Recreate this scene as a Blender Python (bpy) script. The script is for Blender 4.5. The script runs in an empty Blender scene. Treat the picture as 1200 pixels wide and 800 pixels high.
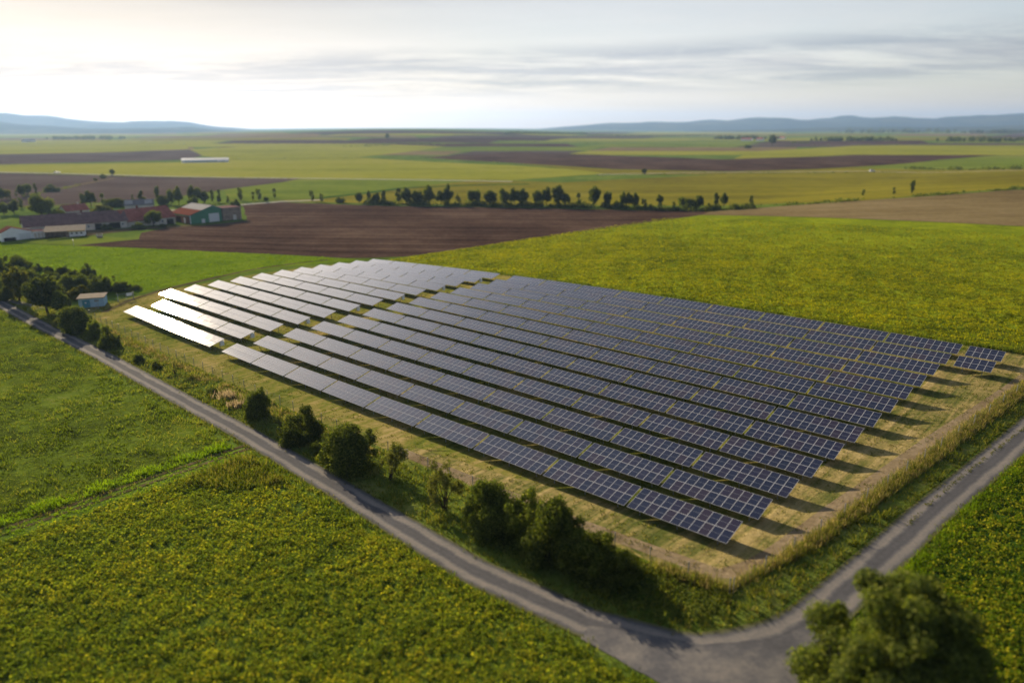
import bpy, math, random
import numpy as np
from mathutils import Vector, Matrix
R = math.radians
scene = bpy.context.scene
C = scene.collection

# ------------------------------------------------------------------ camera
F_PX = 840.29                      # focal length in pixels of a 1200 px wide picture
PITCH = math.atan(250 / F_PX)
CAM_H = 37.729
cam_d = bpy.data.cameras.new('camera')
cam = bpy.data.objects.new('camera', cam_d)
C.objects.link(cam)
cam.location = (0, 0, CAM_H)
cam.rotation_euler = (math.pi / 2 - PITCH, 0, 0)
cam_d.sensor_width = 36
cam_d.lens = F_PX / 1200 * 36
cam_d.clip_start = 0.5
cam_d.clip_end = 60000
cam_d.dof.use_dof = True
cam_d.dof.focus_distance = 108
cam_d.dof.aperture_fstop = cam_d.lens / 1000 / 0.46
scene.camera = cam

# ------------------------------------------------------------------ sun, sky, exposure
SUN_EL, SUN_AZ = R(19.0), R(-35.6)     # azimuth measured from +Y towards +X
sun_vec = Vector((math.cos(SUN_EL) * math.sin(SUN_AZ), math.cos(SUN_EL) * math.cos(SUN_AZ), math.sin(SUN_EL)))
sd = bpy.data.lights.new('sun', 'SUN')
sd.energy = 5.0
sd.angle = R(0.5)
sd.color = (1.0, 0.82, 0.56)
sun = bpy.data.objects.new('sun', sd)
C.objects.link(sun)
sun.rotation_euler = sun_vec.to_track_quat('Z', 'Y').to_euler()

world = bpy.data.worlds.new('World')
scene.world = world
world.use_nodes = True
def NT(nt):
    def n(kind, **kw):
        x = nt.nodes.new(kind)
        for k, v in kw.items():
            if k.startswith('i_'):
                x.inputs[k[2:].replace('_', ' ')].default_value = v
            else:
                setattr(x, k, v)
        return x
    def l(a, b):
        nt.links.new(a, b)
    def math_(op, a, b=None, clamp=False):
        x = nt.nodes.new('ShaderNodeMath'); x.operation = op; x.use_clamp = clamp
        for i, v in enumerate((a, b)):
            if v is None: continue
            if isinstance(v, (int, float)): x.inputs[i].default_value = v
            else: l(v, x.inputs[i])
        return x.outputs[0]
    def mix(fac, a, b, blend='MIX'):
        x = nt.nodes.new('ShaderNodeMix'); x.data_type = 'RGBA'; x.blend_type = blend
        for s, v in ((x.inputs[0], fac), (x.inputs[6], a), (x.inputs[7], b)):
            if isinstance(v, (int, float)): s.default_value = v
            elif isinstance(v, tuple): s.default_value = v if len(v) == 4 else (*v, 1)
            else: l(v, s)
        return x.outputs[2]
    def ramp(fac, stops, interp='LINEAR'):
        x = nt.nodes.new('ShaderNodeValToRGB'); cr = x.color_ramp; cr.interpolation = interp
        while len(cr.elements) < len(stops): cr.elements.new(0.5)
        for e, (p, c) in zip(cr.elements, stops):
            e.position = p
            e.color = (c, c, c, 1) if isinstance(c, (int, float)) else (*c, 1)
        l(fac, x.inputs[0])
        return x.outputs[0]
    return n, l, math_, mix, ramp

nt = world.node_tree
nt.nodes.clear()
n, l, math_, mix, ramp = NT(nt)
sky = n('ShaderNodeTexSky', sky_type='NISHITA', sun_disc=False, sun_elevation=SUN_EL, sun_rotation=SUN_AZ,
        altitude=300, air_density=1.0, dust_density=1.4, ozone_density=1.6)
tc = n('ShaderNodeTexCoord')
sep = n('ShaderNodeSeparateXYZ'); l(tc.outputs['Generated'], sep.inputs[0])
zz = math_('ADD', math_('MAXIMUM', sep.outputs[2], 0.0), 0.055)
px_ = math_('DIVIDE', sep.outputs[0], zz); py_ = math_('DIVIDE', sep.outputs[1], zz)
comb = n('ShaderNodeCombineXYZ'); l(px_, comb.inputs[0]); l(py_, comb.inputs[1])
def cloud(scale, sx, sy, off, lo, hi, detail=7, rough=0.6, rot=0.0):
    mp = n('ShaderNodeMapping'); mp.inputs['Scale'].default_value = (sx, sy, 1); mp.inputs['Location'].default_value = off
    mp.inputs['Rotation'].default_value = (0, 0, rot)
    l(comb.outputs[0], mp.inputs[0])
    nz = n('ShaderNodeTexNoise', i_Scale=scale, i_Detail=detail, i_Roughness=rough, i_Distortion=0.3)
    l(mp.outputs[0], nz.inputs['Vector'])
    return ramp(nz.outputs['Fac'], [(lo, 0.0), (hi, 1.0)])
# pale veil close to white, then grey streaks in front of it
bw = n('ShaderNodeRGBToBW'); l(sky.outputs[0], bw.inputs[0])
veil_c = mix(1.0, bw.outputs[0], (1.30, 1.27, 1.22), 'MULTIPLY')
veil = cloud(0.30, 1.0, 1.2, (3.1, 1.7, 0), 0.25, 0.75)
glow = n('ShaderNodeVectorMath', operation='DOT_PRODUCT'); l(tc.outputs['Generated'], glow.inputs[0]); glow.inputs[1].default_value = sun_vec
gl = math_('POWER', math_('MAXIMUM', glow.outputs['Value'], 0.0), 4.0)
gl2 = math_('POWER', math_('MAXIMUM', glow.outputs['Value'], 0.0), 2.5)
gl3 = math_('POWER', math_('MAXIMUM', glow.outputs['Value'], 0.0), 40.0)
s1 = mix(math_('ADD', math_('MULTIPLY', veil, 0.45), 0.15), sky.outputs[0], veil_c)
s1 = mix(1.0, s1, mix(ramp(sep.outputs[2], [(0.17, 0.0), (0.30, 1.0)]), mix(gl, (1.40, 1.29, 1.23), (0.135, 0.132, 0.128)), mix(1.0, mix(gl2, (1.05, 1.04, 1.07), (2.5, 2.4, 2.28)), mix(gl3, (1.0, 1.0, 1.0), (0.5, 0.5, 0.5)), 'MULTIPLY')), 'MULTIPLY')       # low sky dimmed towards the sun, unseen upper sky brightened for panel reflections
grey = cloud(0.55, 0.8, 1.6, (7.3, 4.2, 0), 0.36, 0.56, 10, 0.70, 0.20)
rel = math_('SUBTRACT', sep.outputs[2], math_('MULTIPLY', sep.outputs[0], 0.026))       # the bank of cloud climbs to the right
band = ramp(rel, [(0.0, 0.05), (0.034, 0.12), (0.050, 1.0), (0.086, 1.0), (0.104, 0.10), (0.145, 0.12), (0.17, 0.6), (0.3, 0.45)])
s2 = mix(math_('MULTIPLY', grey, band), s1, mix(1.0, s1, (0.60, 0.62, 0.69), 'MULTIPLY'))
s2 = mix(1.0, s2, ramp(sep.outputs[2], [(0.0, (1.06, 1.0, 0.95)), (0.05, (1.02, 0.995, 0.975)), (0.12, (1.0, 1.0, 1.0))]), 'MULTIPLY')
bg = n('ShaderNodeBackground', i_Strength=0.056); l(s2, bg.inputs[0])
wo = n('ShaderNodeOutputWorld'); l(bg.outputs[0], wo.inputs[0])

scene.view_settings.view_transform = 'Standard'
scene.view_settings.look = 'None'
scene.view_settings.gamma = 1
scene.view_settings.exposure = 1.1
scene.render.engine = 'CYCLES'
scene.cycles.max_bounces = 8
scene.cycles.transparent_max_bounces = 12
scene.cycles.volume_bounces = 0
scene.cycles.caustics_reflective = False
scene.cycles.caustics_refractive = False

# ------------------------------------------------------------------ site frame and terrain
YAW = -0.75723
cY, sY = math.cos(YAW), math.sin(YAW)
CX, CY = 129.28679, -59.70835
PITCHROW, SHEAR, AISLE, GAP, DV, DZ = 6.34914, 0.13549, 5.10186, 0.33621, 3.20277, 0.92075
Q = [1.00016, 1.92222, -0.09412, 0.19676, -0.34713, 0.01911, -0.40075, 0.89668, -0.4289]
HT, TW = 1.85, 11.2
ROTZ = -math.asin(-(-sY))          # set below
def a2w(u, v):
    x = u - CX; y = v - CY
    return cY * x - sY * y, sY * x + cY * y
def w2a(X, Y):
    return cY * X + sY * Y + CX, -sY * X + cY * Y + CY
ROTZ = math.atan2(a2w(1, 0)[1] - a2w(0, 0)[1], a2w(1, 0)[0] - a2w(0, 0)[0])
def ztop(u, v):
    U = (u - 20) / 50; V = (v - 38) / 50
    return (Q[0]*U + Q[1]*V + Q[2]*U*U + Q[3]*U*V + Q[4]*V*V + Q[5]*U**3 + Q[6]*U*U*V + Q[7]*U*V*V + Q[8]*V**3)
def sstep(a, b, x):
    t = np.clip((x - a) / (b - a), 0, 1)
    return t * t * (3 - 2 * t)
def gz(X, Y):
    u, v = w2a(X, Y)
    z = ztop(np.clip(u, -68, 110), np.clip(v, -6, 80)) - HT
    d = np.hypot(X, Y)
    # far swell of farmland that closes the horizon in the middle of the picture
    sw = sstep(900, 2900, d)
    az = np.arctan2(X, np.maximum(Y, 1.0))
    z = z + 36 * sw * np.exp(-((az + 0.14) / 0.24) ** 2) + 10 * sw * np.exp(-((az - 0.5) / 0.2) ** 2)
    z = z + 0.9 * np.sin(X / 83 + 1) * np.sin(Y / 97) * sstep(260, 700, d)
    return z
def at(px, py):
    """ground point seen at a pixel of the 1200x800 photograph"""
    a = (px - 600) / F_PX; b = -(py - 400) / F_PX
    dx, dy, dz = a, math.cos(PITCH) + b * math.sin(PITCH), -math.sin(PITCH) + b * math.cos(PITCH)
    k0, k = 10.0, 10.0
    while k < 16000:
        k0 = k; k *= 1.02
        if CAM_H + dz * k < gz(dx * k, dy * k): break
    for _ in range(30):
        m = (k0 + k) / 2
        if CAM_H + dz * m < gz(dx * m, dy * m): k = m
        else: k0 = m
    return dx * k, dy * k
def pxm(px, py, X, Y, Z=None):
    """metres covered by one photo pixel at a ground point"""
    z = (gz(X, Y) if Z is None else Z) - CAM_H
    return (Y * math.cos(PITCH) - z * math.sin(PITCH)) / F_PX

# ------------------------------------------------------------------ materials
def new_mat(name):
    m = bpy.data.materials.new(name); m.use_nodes = True
    m.node_tree.nodes.clear()
    return m
def field_mat(name, cols, streak=0.0, angle=0.0, fine=1.6, bump=0.6, big=0.03, streak_w=0.35, fine_amt=0.5, spec=0.0, bscale=2.2, tone=(1, 1, 1)):
    """ground cover: large patches, fine mottling and optional drill rows, all in metres"""
    m = new_mat(name); nt = m.node_tree
    n, l, math_, mix, ramp = NT(nt)
    tc = n('ShaderNodeTexCoord')
    a = n('ShaderNodeTexNoise', i_Scale=big, i_Detail=5, i_Roughness=0.55); l(tc.outputs['Object'], a.inputs['Vector'])
    b = n('ShaderNodeTexNoise', i_Scale=fine, i_Detail=6, i_Roughness=0.68); l(tc.outputs['Object'], b.inputs['Vector'])
    b2 = n('ShaderNodeTexNoise', i_Scale=fine * 0.17, i_Detail=4, i_Roughness=0.6); l(tc.outputs['Object'], b2.inputs['Vector'])
    mp = n('ShaderNodeMapping'); mp.inputs['Rotation'].default_value = (0, 0, -angle)
    mp.inputs['Scale'].default_value = (0.02, 1.0, 1.0)
    # rotate first, then squash along the rows
    mp0 = n('ShaderNodeMapping'); mp0.inputs['Rotation'].default_value = (0, 0, -angle); l(tc.outputs['Object'], mp0.inputs[0])
    mp.inputs['Rotation'].default_value = (0, 0, 0); l(mp0.outputs[0], mp.inputs[0])
    s = n('ShaderNodeTexNoise', i_Scale=streak_w, i_Detail=5, i_Roughness=0.6); l(mp.outputs[0], s.inputs['Vector'])
    v = math_('MULTIPLY', math_('SUBTRACT', a.outputs['Fac'], 0.5), 1.3)
    v = math_('ADD', v, math_('MULTIPLY', math_('SUBTRACT', b.outputs['Fac'], 0.5), fine_amt * 2))
    v = math_('ADD', v, math_('MULTIPLY', math_('SUBTRACT', b2.outputs['Fac'], 0.5), fine_amt * 1.2))
    v = math_('ADD', v, math_('MULTIPLY', math_('SUBTRACT', s.outputs['Fac'], 0.5), streak * 2))
    v = math_('ADD', v, 0.5, True)
    k = len(cols); cols = [tuple(a * b for a, b in zip(c, tone)) for c in cols]
    col = ramp(v, [(0.12 + 0.76 * i / (k - 1), c) for i, c in enumerate(cols)])
    bp = n('ShaderNodeBump', i_Strength=bump, i_Distance=0.25)
    nb = n('ShaderNodeTexNoise', i_Scale=bscale, i_Detail=5, i_Roughness=0.65); l(tc.outputs['Object'], nb.inputs['Vector'])
    hsum = math_('ADD', nb.outputs['Fac'], math_('MULTIPLY', s.outputs['Fac'], streak))
    l(hsum, bp.inputs['Height'])
    p = n('ShaderNodeBsdfPrincipled', i_Roughness=1.0); p.inputs['Specular IOR Level'].default_value = spec
    l(col, p.inputs['Base Color']); l(bp.outputs[0], p.inputs['Normal'])
    o = n('ShaderNodeOutputMaterial'); l(p.outputs[0], o.inputs[0])
    return m
def leaf_mat(name, cols, trans=0.45, tint=(1.15, 1.2, 0.42), obj_var=0.45, tone=(1.42, 1.5, 1.15), patch=0.0):
    """leaves and blades: each its own tone, light passes through them"""
    m = new_mat(name); nt = m.node_tree
    n, l, math_, mix, ramp = NT(nt)
    g = n('ShaderNodeNewGeometry'); oi = n('ShaderNodeObjectInfo')
    k = len(cols); rv = g.outputs['Random Per Island']
    if patch:                                            # neighbouring plants are alike
        tc = n('ShaderNodeTexCoord'); q = 0.0
        for sc, am in ((0.09, 0.9), (0.45, 0.8)):
            nz = n('ShaderNodeTexNoise', i_Scale=sc, i_Detail=3); l(tc.outputs['Object'], nz.inputs['Vector'])
            rv = math_('ADD', rv, math_('MULTIPLY', math_('SUBTRACT', nz.outputs['Fac'], 0.5), am * patch * 2), True)
    col = ramp(rv, [(i / (k - 1), tuple(a * b for a, b in zip(c, tone))) for i, c in enumerate(cols)])
    v = math_('ADD', 1 - obj_var / 2, math_('MULTIPLY', oi.outputs['Random'], obj_var))
    hs = n('ShaderNodeHueSaturation'); l(col, hs.inputs['Color']); l(v, hs.inputs['Value'])
    d = n('ShaderNodeBsdfDiffuse'); l(hs.outputs[0], d.inputs[0])
    t = n('ShaderNodeBsdfTranslucent'); l(mix(1.0, hs.outputs[0], tint, 'MULTIPLY'), t.inputs[0])
    ms = n('ShaderNodeMixShader'); ms.inputs[0].default_value = trans; l(d.outputs[0], ms.inputs[1]); l(t.outputs[0], ms.inputs[2])
    o = n('ShaderNodeOutputMaterial'); l(ms.outputs[0], o.inputs[0])
    return m
def solid_mat(name, col, rough=0.7, metal=0.0, var=0.25, scale=1.5, bump=0.0, stripe=None):
    """painted, plastered or tiled surface with weathering; stripe = (axis, per metre, depth) for boards and sheets"""
    m = new_mat(name); nt = m.node_tree
    n, l, math_, mix, ramp = NT(nt)
    tc = n('ShaderNodeTexCoord')
    a = n('ShaderNodeTexNoise', i_Scale=scale, i_Detail=6, i_Roughness=0.65); l(tc.outputs['Object'], a.inputs['Vector'])
    f = ramp(a.outputs['Fac'], [(0.3, 1 - var), (0.7, 1 + var * 0.4)])
    c = mix(1.0, (*col, 1), f, 'MULTIPLY')
    p = n('ShaderNodeBsdfPrincipled', i_Roughness=rough, i_Metallic=metal); p.inputs['Specular IOR Level'].default_value = 0.0 if rough > 0.5 else 0.5
    if stripe:
        sp = n('ShaderNodeSeparateXYZ'); l(tc.outputs['Object'], sp.inputs[0])
        w = math_('FRACT', math_('MULTIPLY', sp.outputs[stripe[0]], stripe[1]))
        ln = ramp(w, [(0.0, 1 - stripe[2]), (0.14, 1.0), (1.0, 1.0)])
        c = mix(1.0, c, ln, 'MULTIPLY')
    l(c, p.inputs['Base Color'])
    if bump:
        bp = n('ShaderNodeBump', i_Strength=bump, i_Distance=0.05); l(a.outputs['Fac'], bp.inputs['Height']); l(bp.outputs[0], p.inputs['Normal'])
    o = n('ShaderNodeOutputMaterial'); l(p.outputs[0], o.inputs[0])
    return m

M = {}
UA = ROTZ                          # direction of the table rows
VA = ROTZ + math.pi / 2
M['ground'] = field_mat('rough_grass', [(0.035, 0.05, 0.012), (0.075, 0.095, 0.018), (0.12, 0.125, 0.03)], fine=0.9, tone=(1.15, 1.4, 1.1))
M['meadow'] = field_mat('meadow_grass', [(0.028, 0.032, 0.008), (0.065, 0.075, 0.012), (0.10, 0.12, 0.016), (0.15, 0.14, 0.035)], streak=0.25, angle=UA, fine=1.0, bump=1.0, big=0.06, streak_w=0.5, tone=(1.0, 1.2, 1.0))
M['crop_near'] = field_mat('crop_soil_and_leaf', [(0.03, 0.034, 0.010), (0.06, 0.068, 0.014), (0.095, 0.10, 0.018)], fine=1.3, bump=1.0, tone=(1.1, 1.5, 1.1))
M['crop_right'] = field_mat('crop_dark_leaf', [(0.008, 0.014, 0.004), (0.028, 0.05, 0.009), (0.06, 0.09, 0.012)], fine=1.6, bump=1.0, tone=(1.2, 1.5, 1.1))
M['crop_back'] = field_mat('crop_flowering', [(0.05, 0.055, 0.006), (0.14, 0.14, 0.008), (0.23, 0.205, 0.010)], fine=1.1, bump=1.0, big=0.03, tone=(1.05, 1.35, 1.0))
M['green'] = field_mat('young_cereal', [(0.065, 0.105, 0.006), (0.11, 0.17, 0.008), (0.16, 0.22, 0.012)], streak=0.25, angle=UA + 0.05, fine=0.5, big=0.03)
M['plough'] = field_mat('ploughed_soil', [(0.030, 0.018, 0.014), (0.060, 0.037, 0.027), (0.10, 0.068, 0.05)], streak=0.75, angle=R(-3), fine=0.7, streak_w=0.22, fine_amt=0.5, big=0.018)
M['plough_grey'] = field_mat('ploughed_grey_soil', [(0.045, 0.032, 0.028), (0.075, 0.056, 0.05), (0.11, 0.088, 0.08)], streak=0.5, angle=R(8), fine=0.5, streak_w=0.2, fine_amt=0.25, big=0.01)
M['stubble'] = field_mat('stubble_field', [(0.10, 0.075, 0.035), (0.15, 0.115, 0.055), (0.19, 0.15, 0.08)], streak=0.5, angle=R(5), fine=0.4, streak_w=0.15, big=0.008)
M['farfield_yellow'] = field_mat('far_crop_yellow', [(0.13, 0.14, 0.015), (0.19, 0.19, 0.02), (0.23, 0.21, 0.04)], streak=0.7, angle=R(4), fine=0.12, streak_w=0.05, big=0.004, tone=(1.05, 1.1, 1.0))
M['farfield_olive'] = field_mat('far_crop_olive', [(0.085, 0.08, 0.010), (0.12, 0.115, 0.012), (0.15, 0.14, 0.015)], streak=0.7, angle=R(2), fine=0.12, streak_w=0.05, big=0.006, tone=(1.25, 1.2, 1.1))
M['farfield_green'] = field_mat('far_crop_green', [(0.06, 0.10, 0.012), (0.09, 0.135, 0.015), (0.12, 0.15, 0.03)], streak=0.6, angle=R(4), fine=0.12, streak_w=0.05, big=0.004, tone=(1.35, 1.18, 1.2))
M['straw'] = field_mat('dry_mown_grass', [(0.065, 0.088, 0.014), (0.13, 0.145, 0.026), (0.205, 0.178, 0.05), (0.31, 0.24, 0.10)], streak=0.5, angle=VA, fine=1.1, streak_w=1.2, big=0.09, fine_amt=0.5)
M['verge'] = field_mat('verge_grass', [(0.03, 0.035, 0.010), (0.07, 0.085, 0.016), (0.12, 0.12, 0.03), (0.17, 0.14, 0.06)], fine=1.1, big=0.12, bump=1.0, tone=(1.05, 1.3, 1.0))
M['dirt'] = field_mat('bare_dirt_path', [(0.13, 0.095, 0.055), (0.20, 0.155, 0.095), (0.27, 0.21, 0.14)], streak=0.3, angle=VA, fine=1.8, streak_w=1.0, big=0.2, bump=0.4)
M['dirt_dark'] = field_mat('worn_track', [(0.05, 0.042, 0.02), (0.085, 0.07, 0.035), (0.13, 0.105, 0.055)], streak=0.3, angle=UA, fine=1.2, big=0.2, bump=0.4)
M['pale_road'] = solid_mat('pale_concrete_road', (0.42, 0.40, 0.36), 0.9, var=0.1, scale=0.1)

def road_mat(name, tone, angle, half, c0, patchy):
    """worn asphalt: pale dusty wheel tracks, darker crown and edges, patches"""
    m = new_mat(name); nt = m.node_tree
    n, l, math_, mix, ramp = NT(nt)
    tc = n('ShaderNodeTexCoord')
    uv = n('ShaderNodeAttribute', attribute_name='across', attribute_type='GEOMETRY')
    w = uv.outputs['Fac']                                   # -1 .. 1 across the lane
    a = n('ShaderNodeTexNoise', i_Scale=0.25, i_Detail=6, i_Roughness=0.6); l(tc.outputs['Object'], a.inputs['Vector'])
    b = n('ShaderNodeTexNoise', i_Scale=3.0, i_Detail=6, i_Roughness=0.7); l(tc.outputs['Object'], b.inputs['Vector'])
    wob = math_('ADD', w, math_('MULTIPLY', math_('SUBTRACT', a.outputs['Fac'], 0.5), 0.5))
    tr = ramp(math_('ABSOLUTE', wob), [(0.0, 0.35), (0.18, 0.25), (0.42, 1.0), (0.62, 0.9), (0.85, 0.25), (1.0, 0.1)])
    v = math_('ADD', math_('MULTIPLY', tr, 0.55), math_('MULTIPLY', a.outputs['Fac'], patchy))
    v = math_('ADD', v, math_('MULTIPLY', math_('SUBTRACT', b.outputs['Fac'], 0.5), 0.5))
    col = ramp(v, [(0.12, tuple(t * 0.55 for t in tone)), (0.45, tone), (0.64, (0.14, 0.132, 0.128)), (0.95, (0.225, 0.198, 0.175))])
    # grass creeping in from the sides
    e = math_('ADD', math_('ABSOLUTE', w), math_('MULTIPLY', math_('SUBTRACT', b.outputs['Fac'], 0.5), 0.35))
    col = mix(ramp(e, [(0.78, 0.0), (1.0, 1.0)]), col, (0.085, 0.09, 0.028))
    p = n('ShaderNodeBsdfPrincipled', i_Roughness=0.95); p.inputs['Specular IOR Level'].default_value = 0.03; l(col, p.inputs['Base Color'])
    bp = n('ShaderNodeBump', i_Strength=0.25, i_Distance=0.05); l(b.outputs['Fac'], bp.inputs['Height']); l(bp.outputs[0], p.inputs['Normal'])
    o = n('ShaderNodeOutputMaterial'); l(p.outputs[0], o.inputs[0])
    return m
M['road'] = road_mat('worn_asphalt', (0.084, 0.084, 0.092), UA, 2, 0, 0.35)

# ------------------------------------------------------------------ mesh helpers
def tag(o, label=None, cat=None, group=None, kind=None):
    if label: o['label'] = label
    if cat: o['category'] = cat
    if group: o['group'] = group
    if kind: o['kind'] = kind
    return o
def np_mesh(name, verts, faces, mat=None, smooth=False):
    """verts (n,3), faces (m,k) all with the same k"""
    verts = np.asarray(verts, dtype=np.float32); faces = np.asarray(faces, dtype=np.int32)
    me = bpy.data.meshes.new(name)
    me.vertices.add(len(verts)); me.vertices.foreach_set('co', verts.ravel())
    k = faces.shape[1]
    me.loops.add(faces.size); me.loops.foreach_set('vertex_index', faces.ravel())
    me.polygons.add(len(faces)); me.polygons.foreach_set('loop_start', np.arange(0, faces.size, k, dtype=np.int32))
    if smooth: me.polygons.foreach_set('use_smooth', np.ones(len(faces), dtype=bool))
    me.update(calc_edges=True)
    if mat: me.materials.append(mat)
    return me
def link(name, me, parent=None):
    o = bpy.data.objects.new(name, me); C.objects.link(o)
    if parent: o.parent = parent
    return o
def empty(name, loc, rz=0.0, scale=None):
    o = bpy.data.objects.new(name, None); C.objects.link(o)
    o.location = loc; o.rotation_euler = (0, 0, rz); o.empty_display_size = 0.5
    if scale: o.scale = scale
    return o
class MB:
    """collects boxes, tubes and polygons for ONE mesh"""
    def __init__(self): self.v = []; self.f = []; self.m = []; self.mats = []
    def mi(self, mat):
        if mat not in self.mats: self.mats.append(mat)
        return self.mats.index(mat)
    def poly(self, pts, mat=None):
        b = len(self.v); self.v += [tuple(p) for p in pts]; self.f.append(list(range(b, b + len(pts)))); self.m.append(self.mi(mat))
    def box(self, c, s, mat=None, rot=None):
        b = len(self.v); x, y, z = (d / 2 for d in s)
        for p in ((-x,-y,-z),(x,-y,-z),(x,y,-z),(-x,y,-z),(-x,-y,z),(x,-y,z),(x,y,z),(-x,y,z)):
            q = Vector(p)
            if rot: q = rot @ q
            self.v.append((q.x + c[0], q.y + c[1], q.z + c[2]))
        for f in ((0,3,2,1),(4,5,6,7),(0,1,5,4),(1,2,6,5),(2,3,7,6),(3,0,4,7)):
            self.f.append([b + i for i in f]); self.m.append(self.mi(mat))
    def tube(self, pts, rad, mat=None, seg=6):
        pts = [Vector(p) for p in pts]; base = len(self.v)
        for i, p in enumerate(pts):
            d = (pts[min(i + 1, len(pts) - 1)] - pts[max(i - 1, 0)]).normalized()
            a = d.orthogonal().normalized(); b = d.cross(a)
            r = rad[i] if isinstance(rad, (list, tuple)) else rad
            for k in range(seg):
                t = 2 * math.pi * k / seg
                q = p + a * (r * math.cos(t)) + b * (r * math.sin(t)); self.v.append(tuple(q))
        for i in range(len(pts) - 1):
            for k in range(seg):
                k2 = (k + 1) % seg
                self.f.append([base + i*seg + k, base + i*seg + k2, base + (i+1)*seg + k2, base + (i+1)*seg + k]); self.m.append(self.mi(mat))
        for i0 in (0, len(pts) - 1):
            fc = [base + i0 * seg + k for k in range(seg)]
            self.f.append(fc if i0 else fc[::-1]); self.m.append(self.mi(mat))
    def slab(self, pts, th, mat=None):
        """a planar polygon given thickness th downwards along its normal"""
        P = [Vector(p) for p in pts]; nrm = (P[1] - P[0]).cross(P[2] - P[0]).normalized()
        if nrm.z < 0: P.reverse(); nrm.negate()
        Lw = [p - nrm * th for p in P]
        self.poly(P, mat); self.poly(Lw[::-1], mat)
        for i in range(len(P)):
            j = (i + 1) % len(P); self.poly([P[i], Lw[i], Lw[j], P[j]], mat)
    def prism(self, quad, z0, z1, mat=None):
        a = [Vector((p[0], p[1], z0)) for p in quad]; b = [Vector((p[0], p[1], z1)) for p in quad]
        self.poly(a[::-1], mat); self.poly(b, mat)
        for i in range(len(a)):
            j = (i + 1) % len(a); self.poly([a[i], a[j], b[j], b[i]], mat)
    def mesh(self, name, smooth=False):
        me = bpy.data.meshes.new(name); me.from_pydata(self.v, [], self.f)
        for m in self.mats:
            if m: me.materials.append(m)
        me.polygons.foreach_set('material_index', self.m)
        if smooth: me.polygons.foreach_set('use_smooth', [True] * len(self.f))
        me.update()
        return me
    def build(self, name, parent=None, smooth=False):
        return link(name, self.mesh(name, smooth), parent)

# ------------------------------------------------------------------ ground sheet and the sheets that lie on it
def grow(a, b, step, far, g):
    xs = list(np.arange(a, b + 0.01, step)); s = step
    while xs[-1] < far: s = min(s * g, 1200); xs.append(xs[-1] + s)
    return xs
GXp = grow(0, 130, 4, 16000, 1.12); GX = np.array([-x for x in GXp[:0:-1]] + GXp)
GY = np.array([-400, -200, -100, -60, -30] + grow(-4, 260, 4, 20000, 1.10))
gx, gy = np.meshgrid(GX, GY)
gZ = gz(gx, gy)
nx, ny = len(GX), len(GY)
idx = np.arange(nx * ny).reshape(ny, nx)
gv = np.stack([gx.ravel(), gy.ravel(), gZ.ravel()], 1)
f1 = np.stack([idx[:-1, :-1], idx[:-1, 1:], idx[1:, 1:]], -1).reshape(-1, 3)
f2 = np.stack([idx[:-1, :-1], idx[1:, 1:], idx[1:, :-1]], -1).reshape(-1, 3)
g = link('ground', np_mesh('ground', gv, np.concatenate([f1, f2]), M['ground'], True))
tag(g, kind='structure')
def facet(X, Y):
    """height of the ground sheet itself"""
    i = int(np.clip(np.searchsorted(GX, X) - 1, 0, nx - 2)); j = int(np.clip(np.searchsorted(GY, Y) - 1, 0, ny - 2))
    a = (X - GX[i]) / (GX[i+1] - GX[i]); b = (Y - GY[j]) / (GY[j+1] - GY[j])
    z00, z10, z11, z01 = gZ[j, i], gZ[j, i+1], gZ[j+1, i+1], gZ[j+1, i]
    return float(z00 + a * (z10 - z00) + b * (z11 - z10)) if a >= b else float(z00 + b * (z01 - z00) + a * (z11 - z01))
def clip_half(poly, a, b):
    """keep the part of poly left of the line a->b"""
    out = []; ex, ey = b[0] - a[0], b[1] - a[1]
    d = [ex * (p[1] - a[1]) - ey * (p[0] - a[0]) for p in poly]
    for i in range(len(poly)):
        j = (i + 1) % len(poly)
        if d[i] >= 0: out.append(poly[i])
        if (d[i] >= 0) != (d[j] >= 0):
            t = d[i] / (d[i] - d[j])
            out.append(tuple(poly[i][k] + t * (poly[j][k] - poly[i][k]) for k in range(len(poly[i]))))
    return out
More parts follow.
